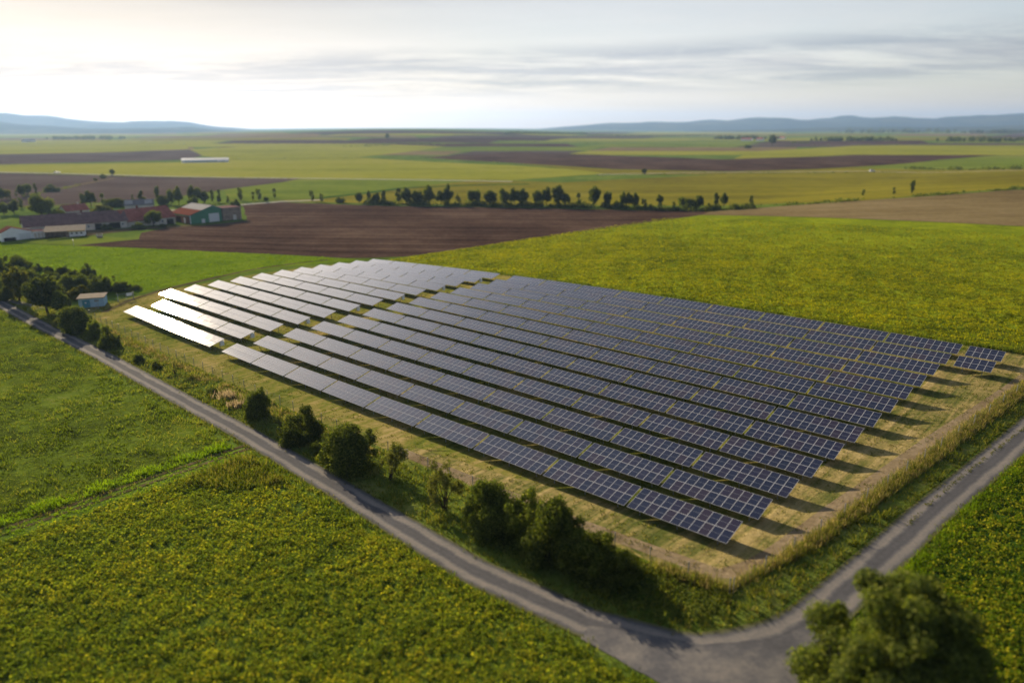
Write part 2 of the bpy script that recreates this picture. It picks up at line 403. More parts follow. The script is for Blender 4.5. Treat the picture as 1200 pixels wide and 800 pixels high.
def drape(name, polys, mat, off, attr=False, fac=0.00003):
    """polygons laid on the facets of the ground sheet, off metres above them"""
    V, Fc, At = [], [], []
    for poly in polys:
        xs = [p[0] for p in poly]; ys = [p[1] for p in poly]
        i0 = max(np.searchsorted(GX, min(xs)) - 1, 0); i1 = min(np.searchsorted(GX, max(xs)), nx - 1)
        j0 = max(np.searchsorted(GY, min(ys)) - 1, 0); j1 = min(np.searchsorted(GY, max(ys)), ny - 1)
        for j in range(j0, j1):
            row = clip_half(clip_half(poly, (GX[0], GY[j]), (GX[-1], GY[j])), (GX[-1], GY[j+1]), (GX[0], GY[j+1]))
            if len(row) < 3: continue
            for i in range(i0, i1):
                x0, x1, y0, y1 = GX[i], GX[i+1], GY[j], GY[j+1]
                cell = clip_half(clip_half(row, (x0, y1), (x0, y0)), (x1, y0), (x1, y1))
                if len(cell) < 3: continue
                for a, b in (((x0, y0), (x1, y1)), ((x1, y1), (x0, y0))):
                    t = clip_half(cell, a, b)
                    if len(t) < 3: continue
                    ar = sum(t[k][0] * t[(k+1) % len(t)][1] - t[(k+1) % len(t)][0] * t[k][1] for k in range(len(t)))
                    if abs(ar) < 1e-6: continue
                    low = a == (x0, y0)     # left of the diagonal is the upper-left facet
                    z00, z10, z11, z01 = gZ[j, i], gZ[j, i+1], gZ[j+1, i+1], gZ[j+1, i]
                    base = len(V)
                    for p in t:
                        s = (p[0] - x0) / (x1 - x0); r = (p[1] - y0) / (y1 - y0)
                        z = z00 + r * (z01 - z00) + s * (z11 - z01) if low else z00 + s * (z10 - z00) + r * (z11 - z10)
                        V.append((p[0], p[1], z + off + fac * off / 0.02 * math.hypot(p[0], p[1]) * 4))
                        At.append(p[2] if attr else 0.0)
                    k = list(range(base, base + len(t)))
                    Fc.append(k if ar > 0 else k[::-1])
    me = bpy.data.meshes.new(name); me.from_pydata(V, [], Fc); me.materials.append(mat)
    if attr:
        at_ = me.attributes.new('across', 'FLOAT', 'POINT'); at_.data.foreach_set('value', At)
    me.update()
    o = link(name, me); tag(o, kind='structure')
    return o
def P(*pts): return [at(*p) for p in pts]
def U(*pts): return [a2w(*p) for p in pts]
def wobble(pts, amp, step, seed, closed=True):
    """subdivide an outline and let it wander a little"""
    rnd = random.Random(seed); out = []
    for i in range(len(pts)):
        a, b = pts[i], pts[(i + 1) % len(pts)]
        L = math.hypot(b[0] - a[0], b[1] - a[1]); k = max(1, int(L / step))
        for q in range(k):
            t = q / k; w = amp if q else amp * 0.3
            out.append((a[0] + t * (b[0] - a[0]) + rnd.uniform(-w, w), a[1] + t * (b[1] - a[1]) + rnd.uniform(-w, w)))
    return out
def ribbon(line, half, step=3.0):
    """quads along a centre line, third value runs -1..1 across; half may vary along the line"""
    pts = []
    for i in range(len(line) - 1):
        a, b = line[i], line[i+1]; L = math.hypot(b[0]-a[0], b[1]-a[1]); k = max(1, int(L / step))
        for q in range(k): pts.append((a[0] + (b[0]-a[0]) * q / k, a[1] + (b[1]-a[1]) * q / k, (i + q / k)))
    pts.append((*line[-1], len(line) - 1.0))
    L_, R_ = [], []
    for i, p in enumerate(pts):
        q0, q1 = pts[max(i-1, 0)], pts[min(i+1, len(pts)-1)]
        dx, dy = q1[0]-q0[0], q1[1]-q0[1]; d = math.hypot(dx, dy); nx_, ny_ = -dy/d, dx/d
        if isinstance(half, (list, tuple)):
            k = min(int(p[2]), len(half) - 2); h = half[k] + (half[k+1] - half[k]) * (p[2] - k)
        else: h = half
        L_.append((p[0] + nx_*h, p[1] + ny_*h, 1.0)); R_.append((p[0] - nx_*h, p[1] - ny_*h, -1.0))
    return [[R_[i], R_[i+1], L_[i+1], L_[i]] for i in range(len(pts) - 1)]
def bez(p0, p1, p2, k=8):
    return [((1-t)**2*p0[0] + 2*t*(1-t)*p1[0] + t*t*p2[0], (1-t)**2*p0[1] + 2*t*(1-t)*p1[1] + t*t*p2[1]) for t in (i / k for i in range(k + 1))]

# fields (outlines come from the photo, on the terrain)
far = lambda *p: P(*p)
drape('solar_park_grass', [wobble(U((-70, -9.3), (106.6, -9.3), (109.5, 12), (112.2, 37), (116, 64), (118, 83), (-70, 83)), 0.25, 3, 1)], M['straw'], 0.020)
M['mown'] = field_mat('mown_straw', [(0.075, 0.090, 0.022), (0.14, 0.135, 0.042), (0.25, 0.20, 0.078), (0.35, 0.275, 0.125)], streak=0.8, angle=VA, fine=1.3, streak_w=1.1, big=0.12, fine_amt=0.45)
drape('mown_strip', [wobble(U((62, -8.9), (106.5, -8.9), (109.4, 12), (112.1, 37), (115.9, 64), (117.8, 82), (104.8, 82), (103.4, 40), (102.4, -1.0), (62, -6.2)), 0.5, 2.5, 9)], M['mown'], 0.026)
drape('crop_field', [wobble(P((480, 300.5), (820, 252.5), (1200, 266), (1700, 285)) + U((330, 84), (118, 83), (-66, 83)), 0.4, 8, 2)], M['crop_back'], 0.028)
drape('ploughed_field', [wobble(P((89, 288), (163, 280.5), (166, 273), (200, 266), (290, 259), (284, 241), (330, 237), (450, 241.5), (600, 243.5), (850, 246.5), (820, 252.5), (480, 300.5), (400, 302.5), (250, 295)), 0.5, 10, 3)], M['plough'], 0.024)
drape('cereal_field', [wobble(P((-250, 290), (0, 284), (89, 288.5), (250, 295.5), (400, 303), (440, 304.5), (330, 313), (160, 345), (100, 345), (-250, 330)), 0.5, 8, 4)], M['green'], 0.028)
drape('farmyard_grass', [wobble(P((10, 284), (89, 288), (163, 280.5), (120, 277), (60, 279)), 0.3, 6, 5)], M['farfield_green'], 0.036)
drape('meadow', [U((-180, -22.6), (42.2, -21.6), (45.4, -55), (48, -120), (-180, -120))], M['meadow'], 0.024)
drape('crop_field', [U((46.6, -22.2), (108, -22.8), (116, -40), (116, -90), (49.4, -90), (47.4, -50))], M['crop_near'], 0.024)
drape('crop_field', [U((117.3, -8), (120.6, 42), (123.6, 110), (230, 110), (230, -90), (123, -40), (119, -18))], M['crop_right'], 0.024)
drape('field_track', ribbon(U((43.3, -20.5), (43.9, -35), (44.5, -50), (46.3, -90)), 0.32) + ribbon(U((44.7, -20.5), (45.3, -35), (45.9, -50), (47.7, -90)), 0.32), M['dirt_dark'], 0.030)
drape('road_verge', [wobble(U((-110, -18.0), (-40, -17), (105, -19), (110.5, -14), (114.5, 30), (118, 60), (124, 100), (119, 84), (112.6, 37), (109.7, 12), (106.8, -9.0), (-64, -7), (-110, -8)), 0.2, 3, 8)], M['verge'], 0.016)
drape('dirt_path', ribbon(U((60, -8.3), (90, -8.0), (104.6, -7.2)) + bez(a2w(104.6, -7.2), a2w(106.6, -6), a2w(107.1, 2), 5)[1:] + U((107.8, 12), (110.4, 37), (114.2, 64), (116.2, 80)), 0.85), M['dirt'], 0.032)
drape('worn_track', ribbon(P((122, 366), (150, 353), (190, 340), (300, 315.5), (385, 304.5)), 0.9), M['dirt_dark'], 0.040)

# middle distance and horizon fields
frnd = random.Random(12)
ys_ = [182, 177, 172.5, 168.5, 165, 162, 159.5, 157, 155]
kinds = [('ploughed_field', 'plough_grey'), ('stubble_field', 'stubble'), ('crop_field', 'farfield_olive'), ('grass_field', 'farfield_green'), ('crop_field', 'farfield_yellow'), ('stubble_field', 'stubble'), ('ploughed_field', 'plough')]
for q in range(len(ys_) - 1):
    x = -320.0; last = None
    while x < 1500:
        w = frnd.uniform(130, 380); k = frnd.choice([z for z in kinds if z != last]); last = k
        d = frnd.uniform(-25, 60); e0, e1 = frnd.uniform(-.5, .5), frnd.uniform(-.5, .5)
        drape(k[0], [P((x, ys_[q] + e0), (x + w * .5, ys_[q] + frnd.uniform(-.4, .4)), (x + w - 2, ys_[q] + e1), (x + w - 2 + d * .6, ys_[q+1]), (x + w * .5, ys_[q+1]), (x + 30, ys_[q+1]))], M[k[1]], 0.012)
        x += w
drape('ploughed_field', [P((-300, 196), (0, 203), (180, 207.5), (352, 209.5), (330, 214), (262, 222.5), (200, 232), (60, 240), (-300, 262))], M['plough_grey'], 0.02)
drape('crop_field', [P((352, 209.5), (600, 212), (660, 214), (850, 205), (1500, 200), (1500, 216), (1200, 220), (1000, 236), (850, 241), (600, 240.5), (450, 239), (330, 235.5), (270, 235), (262, 222.5), (330, 214))], M['farfield_olive'], 0.02)
drape('grass_field', [P((270, 234), (262, 222.5), (330, 214), (352, 210), (560, 211), (470, 221), (370, 233), (300, 236))], M['farfield_green'], 0.028)
drape('crop_field', [P((0, 193.5), (213, 190.5), (262, 187), (420, 185), (600, 194), (720, 203), (600, 211.5), (352, 209), (180, 206.5), (0, 202), (-300, 195), (-300, 188))], M['farfield_yellow'], 0.02)
drape('ploughed_field', [P((-300, 178), (0, 181), (222, 175.5), (237, 183), (214, 187.5), (0, 193))], M['plough_grey'], 0.02)
drape('grass_field', [P((-300, 166), (0, 165), (150, 164), (215, 169), (222, 175), (0, 180.5), (-300, 177))], M['farfield_yellow'], 0.02)
drape('crop_field', [P((238, 183), (222, 175.5), (330, 170), (420, 168.5), (520, 172), (480, 178), (420, 184.5), (262, 186.5))], M['farfield_yellow'], 0.024)
drape('ploughed_field', [P((490, 184.5), (600, 178.5), (700, 181.5), (850, 187), (1000, 182), (1170, 182), (1100, 187.5), (1060, 192.5), (960, 198), (850, 201), (720, 198.5), (600, 191))], M['plough'], 0.030)
drape('stubble_field', [P((600, 191.5), (720, 199), (850, 201.5), (960, 198.5), (1060, 193), (1500, 196), (1500, 200), (1200, 203), (850, 205.5), (720, 204.5))], M['farfield_olive'], 0.036)
drape('grass_field', [P((1062, 192), (1102, 187.8), (1172, 182.5), (1500, 184), (1500, 196), (1190, 198), (1000, 197.5))], M['farfield_green'], 0.04)
drape('crop_field', [P((860, 186.5), (880, 178), (1000, 171), (1500, 168), (1500, 183), (1172, 182), (1000, 181.6))], M['farfield_yellow'], 0.034)
drape('ploughed_field', [P((340, 156), (480, 153.5), (580, 155.5), (640, 160), (480, 156.5), (380, 158))], M['plough_grey'], 0.05)
drape('ploughed_field', [P((832, 248), (950, 239.5), (1090, 230), (1200, 222), (1700, 205), (1700, 284), (1200, 265.5), (822, 252.2))], M['stubble'], 0.034)

# roads
lane = U((-240, -24), (-150, -20.6), (-85, -19.6), (-20, -18.0), (40, -18.5), (66, -19.6), (88, -20.9), (100, -20.1), (107, -18.4))
corner = bez(a2w(107, -18.4), a2w(113.8, -16.6), a2w(113.6, -6), 8)
up_road = corner[1:] + U((115.3, 17), (118.7, 47), (122, 75), (128, 120), (140, 200))
drape('road', ribbon(lane + up_road, [1.75] * 6 + [1.9, 1.9, 2.3] + [2.6, 2.9, 3.1, 3.1, 2.9, 2.6, 2.3, 2.0] + [1.9] * 6), M['road'], 0.044, attr=True)
drape('road', ribbon(bez(a2w(104, -19.6), a2w(113, -19.5), a2w(117, -27), 8) + U((122, -45), (130, -80)), [0.8, 1.2, 1.7, 2.0, 2.1, 2.1, 2.0, 2.0, 2.0, 2.0, 2.0]), M['road'], 0.052, attr=True)
junction = U((100.5, -20.4), (104, -18.6), (108.5, -16.6), (112.0, -12.6), (113.5, -9), (116.3, -10), (117.2, -15), (120, -23), (116.8, -26.5), (113.0, -24.2), (109.5, -22.4), (104.5, -22.1), (101, -22.0))
drape('road', [[(*p, 0.30) for p in wobble(junction, 0.12, 1.2, 77)]], M['road'], 0.060, attr=True)
drape('road', ribbon(P((8, 352), (35, 358), (48, 362)), 1.0), M['road'], 0.048, attr=True)
drape('country_road', ribbon(P((-300, 199), (0, 202.3), (180, 206.8), (352, 209.3), (480, 211), (600, 213)), 2.6, 30), M['pale_road'], 0.05)
drape('country_road', ribbon(P((200, 247), (280, 240.5), (330, 236.5), (380, 234.5)), 2.0, 10), M['pale_road'], 0.05)
drape('farm_track', ribbon(P((66, 222.5), (92, 217), (135, 209)), 2.0, 10), M['stubble'], 0.05)
drape('farm_track', ribbon(P((-60, 245), (30, 242.5), (100, 240.5), (160, 238)), 1.6, 10), M['stubble'], 0.05)
drape('country_road', ribbon(P((700, 205), (850, 202.2), (1000, 201), (1200, 200)), 2.0, 40), M['pale_road'], 0.06)
drape('green_headland', ribbon(P((370, 233), (430, 226.5), (470, 221), (540, 217.5), (620, 216)), 4.0, 20), M['crop_right'], 0.05)
drape('farmyard', [P((40, 281), (62, 278), (64, 272), (110, 270), (150, 268), (210, 264), (225, 264), (224, 266), (150, 271), (100, 277))], M['dirt_dark'], 0.044)

# ------------------------------------------------------------------ hills on the horizon
def ridge(name, y, prof, depth, mat):
    """a rounded range: prof = (photo x, height in photo px above the plain)"""
    xs = np.linspace(prof[0][0], prof[-1][0], 110)
    hs = np.interp(xs, [p[0] for p in prof], [p[1] for p in prof])
    rr = np.random.RandomState(int(y)); hs = hs + np.convolve(rr.randn(118), np.ones(9) / 9, 'valid')[:110] * 0.9 * (hs > 2)
    V = []; k = 13
    for j in range(k):
        t = j / (k - 1) * 2 - 1
        yy = y + t * depth
        w = max(0.0, 1 - t * t) ** 0.8
        X = (xs - 600) / F_PX * y
        bump = 1 + 0.16 * np.sin(xs / 31 + t * 5) * (1 - abs(t)) + 0.1 * np.sin(xs / 12 + t * 9)
        Z = -8 + (np.maximum(hs - 4.5, -6) * y / F_PX + 6) * w * (bump if 0 < j < k - 1 and abs(t) > 0.05 else 1)
        V.append(np.stack([X, np.full_like(X, yy), Z], 1))
    V = np.concatenate(V); I = np.arange(k * 110).reshape(k, 110)
    fc = np.stack([I[:-1, :-1], I[:-1, 1:], I[1:, 1:], I[1:, :-1]], -1).reshape(-1, 4)
    o = link(name, np_mesh(name, V, fc, mat, True)); tag(o, kind='structure')
M['hill'] = field_mat('wooded_hill', [(0.018, 0.028, 0.012), (0.035, 0.048, 0.016), (0.08, 0.08, 0.03)], fine=0.01, big=0.0012, bump=0.0, fine_amt=0.6)
ridge('hills', 9000, [(-700, 10), (-300, 26), (-100, 19), (0, 20), (50, 22), (110, 17), (160, 13), (190, 16), (230, 13), (300, 6), (420, 1.5), (520, -1)], 1500, M['hill'])
ridge('hills', 6200, [(-700, 14), (-250, 18), (-60, 14), (0, 15), (60, 12), (130, 9), (230, 10), (290, 6), (360, -1)], 900, M['hill'])
ridge('hills', 11500, [(560, 1), (640, 7), (700, 12), (800, 14), (880, 17), (940, 15), (985, 19), (1060, 16), (1110, 20), (1200, 22), (1400, 24), (1900, 14)], 2000, M['hill'])
ridge('hills', 8200, [(700, -1), (820, 6), (900, 7), (1000, 9), (1100, 9), (1200, 11), (1500, 10), (1900, 4)], 1200, M['hill'])

# ------------------------------------------------------------------ haze
def build_haze():
    m = new_mat('haze_air'); nt = m.node_tree
    n, l, math_, mix, ramp = NT(nt)
    v = n('ShaderNodeVolumePrincipled'); v.inputs['Color'].default_value = (0.36, 0.58, 1.0, 1); v.inputs['Density'].default_value = 0.000058
    v.inputs['Anisotropy'].default_value = 0.35
    o = n('ShaderNodeOutputMaterial'); l(v.outputs[0], o.inputs['Volume'])
    b = MB(); b.box((0, 9750, 180), (38000, 20700, 460), m)
    h = b.build('haze'); tag(h, kind='stuff')
build_haze()

# ------------------------------------------------------------------ leaves, shrubs, trees
def leaf_quads(c, nrm, size, rs, elong=1.6, jit=0.5):
    """diamond leaves at centres c facing nrm"""
    k = len(c)
    nrm = nrm + rs.randn(k, 3) * jit; nrm /= np.linalg.norm(nrm, axis=1)[:, None] + 1e-9
    a = np.cross(nrm, rs.randn(k, 3)); a /= np.linalg.norm(a, axis=1)[:, None] + 1e-9
    b = np.cross(nrm, a)
    s = (size * rs.uniform(0.6, 1.35, k))[:, None]
    v = np.stack([c - a * s * elong * 0.5, c + b * s * 0.5, c + a * s * elong * 0.5, c - b * s * 0.5], 1)
    return v.reshape(-1, 3)
def crown_mesh(name, seed, kind, nleaf, size, mat):
    """foliage in a unit-height plant: x, y about -0.5..0.5, z 0..1"""
    rs = np.random.RandomState(seed); cl = []
    if kind == 'bush':
        for i in range(26):
            a = rs.uniform(0, 6.283); r = 0.40 * math.sqrt(rs.rand()); z = rs.uniform(0.12, 0.80) * (1 - 0.55 * (r / 0.4) ** 2)
            cl.append((r * math.cos(a), r * math.sin(a), z, rs.uniform(0.10, 0.21)))
        for i in range(22):                              # shoots that stick out of the outline
            a = rs.uniform(0, 6.283); r = 0.46 * math.sqrt(rs.rand()); z = rs.uniform(0.3, 0.97) * (1 - 0.6 * (r / 0.46) ** 2)
            cl.append((r * math.cos(a), r * math.sin(a), z, rs.uniform(0.05, 0.10)))
    elif kind == 'dome':
        for i in range(120):
            d = rs.randn(3); d /= np.linalg.norm(d); r = rs.uniform(0.34, 0.44)
            cl.append((r * d[0], r * d[1], 0.10 + 1.75 * r * abs(d[2]), rs.uniform(0.05, 0.10)))
        for i in range(30):
            d = rs.randn(3); d /= np.linalg.norm(d); r = rs.uniform(0.05, 0.3)
            cl.append((r * d[0], r * d[1], 0.10 + 1.7 * r * abs(d[2]), rs.uniform(0.10, 0.16)))
    elif kind == 'round':
        for i in range(30):
            d = rs.randn(3); d /= np.linalg.norm(d); r = rs.uniform(0.15, 1) ** 0.5
            cl.append((0.36 * r * d[0], 0.36 * r * d[1], 0.54 + 0.36 * r * d[2], rs.uniform(0.09, 0.18)))
    elif kind == 'slim':
        for i in range(24):
            z = rs.uniform(0.12, 0.92); w = 0.25 * math.sin(math.pi * min(1, (z - 0.08) / 0.95)) + 0.04
            a = rs.uniform(0, 6.283); r = w * math.sqrt(rs.rand())
            cl.append((r * math.cos(a), r * math.sin(a), z, rs.uniform(0.07, 0.14)))
    elif kind == 'cone':
        for i in range(28):
            z = rs.uniform(0.12, 0.95); w = 0.30 * (1 - z) + 0.03
            a = rs.uniform(0, 6.283); r = w * math.sqrt(rs.rand())
            cl.append((r * math.cos(a), r * math.sin(a), z, rs.uniform(0.06, 0.12)))
    elif kind == 'sparse':
        for i in range(20):
            a = rs.uniform(0, 6.283); r = 0.42 * math.sqrt(rs.rand()); z = rs.uniform(0.35, 0.92) * (1 - 0.35 * (r / 0.42) ** 2)
            cl.append((r * math.cos(a), r * math.sin(a), z, rs.uniform(0.08, 0.15)))
    cl = np.array(cl); w = cl[:, 3] ** 2; w /= w.sum()
    pick = rs.choice(len(cl), nleaf, p=w)
    d = rs.randn(nleaf, 3); d /= np.linalg.norm(d, axis=1)[:, None]
    rad = cl[pick, 3] * (rs.rand(nleaf) ** (0.33 if kind != 'sparse' else 0.5)) * rs.uniform(0.8, 1.2, nleaf)
    c = cl[pick, :3] + d * rad[:, None]
    c[:, 2] = np.abs(c[:, 2]) + 0.01
    v = leaf_quads(c, d, size, rs)
    me = np_mesh(name, v, np.arange(len(v)).reshape(-1, 4), mat)
    return me, cl
def trunk_mesh(name, seed, cl, mat, r0=0.025, multi=False, lift=0.0):
    rs = random.Random(seed); b = MB()
    tops = sorted(cl.tolist(), key=lambda q: -q[3])[:9]
    if multi:
        for q in tops:
            s = (rs.uniform(-0.05, 0.05), rs.uniform(-0.05, 0.05), -0.03)
            mid = (q[0] * 0.4 + rs.uniform(-.03, .03), q[1] * 0.4 + rs.uniform(-.03, .03), q[2] * 0.5)
            b.tube([s, mid, (q[0], q[1], q[2] + 0.04)], [r0, r0 * 0.7, r0 * 0.25], mat, 5)
    else:
        h = 0.38; bend = (rs.uniform(-.02, .02), rs.uniform(-.02, .02))
        b.tube([(0, 0, -0.03), (bend[0], bend[1], h * 0.5), (0, 0, h), (bend[0], bend[1], 0.75)], [r0 * 1.25, r0, r0 * 0.8, r0 * 0.2], mat, 6)
        for q in tops:
            b.tube([(bend[0] * .5, bend[1] * .5, h * rs.uniform(0.6, 1.2)), (q[0] * 0.55, q[1] * 0.55, (q[2] + h) / 2), (q[0], q[1], q[2])], [r0 * 0.55, r0 * 0.4, r0 * 0.12], mat, 5)
    return b.mesh(name)
M['bark'] = solid_mat('bark', (0.055, 0.042, 0.03), 0.95, var=0.4, scale=6)
M['leaf_dark'] = leaf_mat('leaves_dark', [(0.028, 0.038, 0.013), (0.050, 0.063, 0.018), (0.076, 0.088, 0.025), (0.135, 0.135, 0.04)], 0.46)
M['leaf_mid'] = leaf_mat('leaves_mid', [(0.038, 0.052, 0.015), (0.065, 0.080, 0.020), (0.095, 0.108, 0.028), (0.14, 0.14, 0.045)], 0.48)
M['leaf_yellow'] = leaf_mat('leaves_yellowish', [(0.06, 0.065, 0.014), (0.09, 0.095, 0.018), (0.125, 0.115, 0.022), (0.14, 0.12, 0.03)], 0.45)
M['leaf_olive'] = leaf_mat('leaves_olive', [(0.035, 0.045, 0.012), (0.07, 0.08, 0.018), (0.11, 0.112, 0.026), (0.16, 0.145, 0.04)], 0.45)
M['leaf_pale'] = leaf_mat('leaves_pale_olive', [(0.07, 0.075, 0.03), (0.10, 0.10, 0.04), (0.13, 0.12, 0.05)], 0.4)
PROTO = {}
def proto(key, kind, seed, nleaf, size, mat, r0=0.025, multi=False):
    me, cl = crown_mesh('crown', seed, kind, nleaf, size, M[mat])
    PROTO[key] = (me, trunk_mesh('trunk', seed, cl, M['bark'], r0, multi))
for i in range(3):
    proto('bush%d' % i, 'bush', 11 + i, 24000, 0.024, 'leaf_dark', 0.02, True)
    proto('lbush%d' % i, 'bush', 21 + i, 20000, 0.024, 'leaf_mid', 0.02, True)
    proto('tree%d' % i, 'round', 41 + i, 7000, 0.038, 'leaf_dark', 0.026)
    proto('ltree%d' % i, 'round', 51 + i, 6000, 0.038, 'leaf_mid', 0.026)
    proto('slim%d' % i, 'slim', 61 + i, 2600, 0.05, 'leaf_dark', 0.02)
    proto('lslim%d' % i, 'slim', 71 + i, 1900, 0.045, 'leaf_mid', 0.02)
    proto('thin%d' % i, 'sparse', 31 + i, 2600, 0.030, 'leaf_pale', 0.014, True)
for i in range(2):
    proto('cone%d' % i, 'cone', 81 + i, 2400, 0.05, 'leaf_dark', 0.02)
    proto('ybush%d' % i, 'bush', 91 + i, 6000, 0.05, 'leaf_yellow', 0.02, True)
    proto('ytree%d' % i, 'round', 96 + i, 4500, 0.05, 'leaf_yellow', 0.028)
    proto('bare%d' % i, 'sparse', 101 + i, 500, 0.022, 'leaf_pale', 0.010, True)
proto('big0', 'dome', 112, 150000, 0.012, 'leaf_dark', 0.02, True)
prnd = random.Random(5)
def plant(name, px, by, wpx, hpx, key, label, cat, group=None, hmul=1.0, xy=None):
    """a shrub or tree whose foot is seen at (px, by) and that covers wpx x hpx photo pixels"""
    X, Y = xy if xy else at(px, by)
    Z = facet(X, Y); s = pxm(px, by, X, Y)
    e = empty(name, (X, Y, Z), prnd.uniform(0, 6.28), (wpx * s, wpx * s, hpx * s * hmul * 1.04))
    tag(e, label, cat, group)
    cr, tr = PROTO[key]
    link('crown', cr, e); link('trunk', tr, e)
    return e

# ------------------------------------------------------------------ solar tables
TILT = math.atan2(DZ, DV); SL = math.hypot(DV, DZ)
MODW, MODL = TW / 11, SL / 2
def glass_mat():
    m = new_mat('solar_glass'); nt = m.node_tree
    n, l, math_, mix, ramp = NT(nt)
    uv = n('ShaderNodeUVMap'); sp = n('ShaderNodeSeparateXYZ'); l(uv.outputs[0], sp.inputs[0])
    def lines(o, k, w):
        f = math_('FRACT', math_('MULTIPLY', o, k))
        d = math_('ABSOLUTE', math_('SUBTRACT', f, 0.5))
        return math_('GREATER_THAN', d, 0.5 - w)
    cell = math_('MAXIMUM', lines(sp.outputs[0], 6, 0.012), lines(sp.outputs[1], 10, 0.012))
    mid = math_('LESS_THAN', math_('ABSOLUTE', math_('SUBTRACT', sp.outputs[1], 0.5)), 0.010)
    oi = n('ShaderNodeObjectInfo'); ge = n('ShaderNodeNewGeometry')
    rnd = math_('FRACT', math_('ADD', oi.outputs['Random'], ge.outputs['Random Per Island']))
    base = ramp(rnd, [(0.0, (0.008, 0.012, 0.034)), (0.45, (0.010, 0.014, 0.038)), (0.75, (0.015, 0.014, 0.036)), (1.0, (0.024, 0.017, 0.032))])
    c = mix(math_('MULTIPLY', cell, 0.35), base, (0.07, 0.075, 0.09))
    c = mix(math_('MULTIPLY', mid, 0.75), c, (0.20, 0.21, 0.24))
    p = n('ShaderNodeBsdfPrincipled', i_Roughness=0.13, i_IOR=1.5); l(c, p.inputs['Base Color'])
    tc = n('ShaderNodeTexCoord')
    nz = n('ShaderNodeTexNoise', i_Scale=0.8, i_Detail=4); l(tc.outputs['Object'], nz.inputs['Vector'])
    l(ramp(nz.outputs['Fac'], [(0.3, 0.045), (0.7, 0.075)]), p.inputs['Roughness'])
    o = n('ShaderNodeOutputMaterial'); l(p.outputs[0], o.inputs[0])
    return m
M['glass'] = glass_mat()
M['alu'] = solid_mat('anodised_frame', (0.40, 0.41, 0.44), 0.6, 0.0, var=0.1, scale=4)
M['steel'] = solid_mat('galvanised_steel', (0.32, 0.33, 0.35), 0.5, 0.6, var=0.3, scale=4)
M['back'] = solid_mat('module_back_sheet', (0.55, 0.55, 0.57), 0.6, var=0.1)
M['inverter'] = solid_mat('inverter_casing', (0.68, 0.72, 0.78), 0.5, var=0.1)
def add_module(V, Fc, Mi, Uv, cx, cy):
    w, h = MODW / 2 - 0.006, MODL / 2 - 0.008
    fr = 0.027; top, low, bot = 0.0, -0.004, -0.042
    b = len(V)
    for (hw, hh, z) in ((w, h, top), (w - fr, h - fr, top), (w - fr, h - fr, low), (w, h, bot)):
        V += [(cx - hw, cy - hh, z), (cx + hw, cy - hh, z), (cx + hw, cy + hh, z), (cx - hw, cy + hh, z)]
    def f(ids, mi, uv=None): Fc.append([b + i for i in ids]); Mi.append(mi); Uv.append(uv or [(0, 0)] * 4)
    for i in range(4):
        j = (i + 1) % 4
        f((i, j, 4 + j, 4 + i), 0); f((4 + i, 4 + j, 8 + j, 8 + i), 0); f((12 + i, 12 + j, j, i), 0)
    f((8, 9, 10, 11), 1, [(0, 0), (1, 0), (1, 1), (0, 1)])
    f((15, 14, 13, 12), 2)
def module_mesh(name, cells):
    V, Fc, Mi, Uv = [], [], [], []
    for c in cells: add_module(V, Fc, Mi, Uv, *c)
    me = bpy.data.meshes.new(name); me.from_pydata(V, [], Fc)
    for k in ('alu', 'glass', 'back'): me.materials.append(M[k])
    me.polygons.foreach_set('material_index', Mi)
    u = me.uv_layers.new(name='UVMap'); u.data.foreach_set('uv', [c for q in Uv for p in q for c in p])
    me.update(); return me
MOD = module_mesh('module', [(0, 0)])
TROT = Matrix.Rotation(TILT, 3, 'X')
ZM = HT - DZ / 2                       # height of the panel plane over the foot of a table
def on_panel(x, y, z=0.0):
    p = TROT @ Vector((x, y, z)); return (p.x, p.y, p.z + ZM)
FULL = module_mesh('panel_surface', [((i - 5) * MODW, (j - 0.5) * MODL) for i in range(11) for j in range(2)])
def support_mesh(nmod):
    b = MB(); W = nmod * MODW
    for y in (-1.25, -0.42, 0.42, 1.25):
        b.box(on_panel(0, y, -0.075), (W - 0.1, 0.05, 0.06), M['steel'], TROT)
    k = 4 if nmod > 6 else 2
    for i in range(k):
        x = (i - (k - 1) / 2) * (W - 2.2) / max(1, k - 1)
        b.box(on_panel(x, 0, -0.135), (0.06, SL - 0.5, 0.06), M['steel'], TROT)
    return b.mesh('support_frame')
def post_mesh(y):
    b = MB(); top = on_panel(0, y, -0.16)
    b.box((0, top[1], (top[2] - 0.35) / 2), (0.09, 0.07, top[2] + 0.35), M['steel'])
    return b.mesh('post')
SUP = {11: support_mesh(11), 5: support_mesh(5)}
POSTF, POSTB = post_mesh(-1.05), post_mesh(0.95)
def inv_mesh():
    b = MB(); b.box((5.25, 1.12, 0.95), (0.32, 0.75, 0.85), M['inverter']); b.box((5.25, 1.12, 1.40), (0.36, 0.80, 0.05), M['inverter'])
    b.box((5.42, 1.12, 0.95), (0.02, 0.55, 0.6), M['inverter'])
    return b.mesh('inverter_box')
INV = inv_mesh()
trnd = random.Random(8)
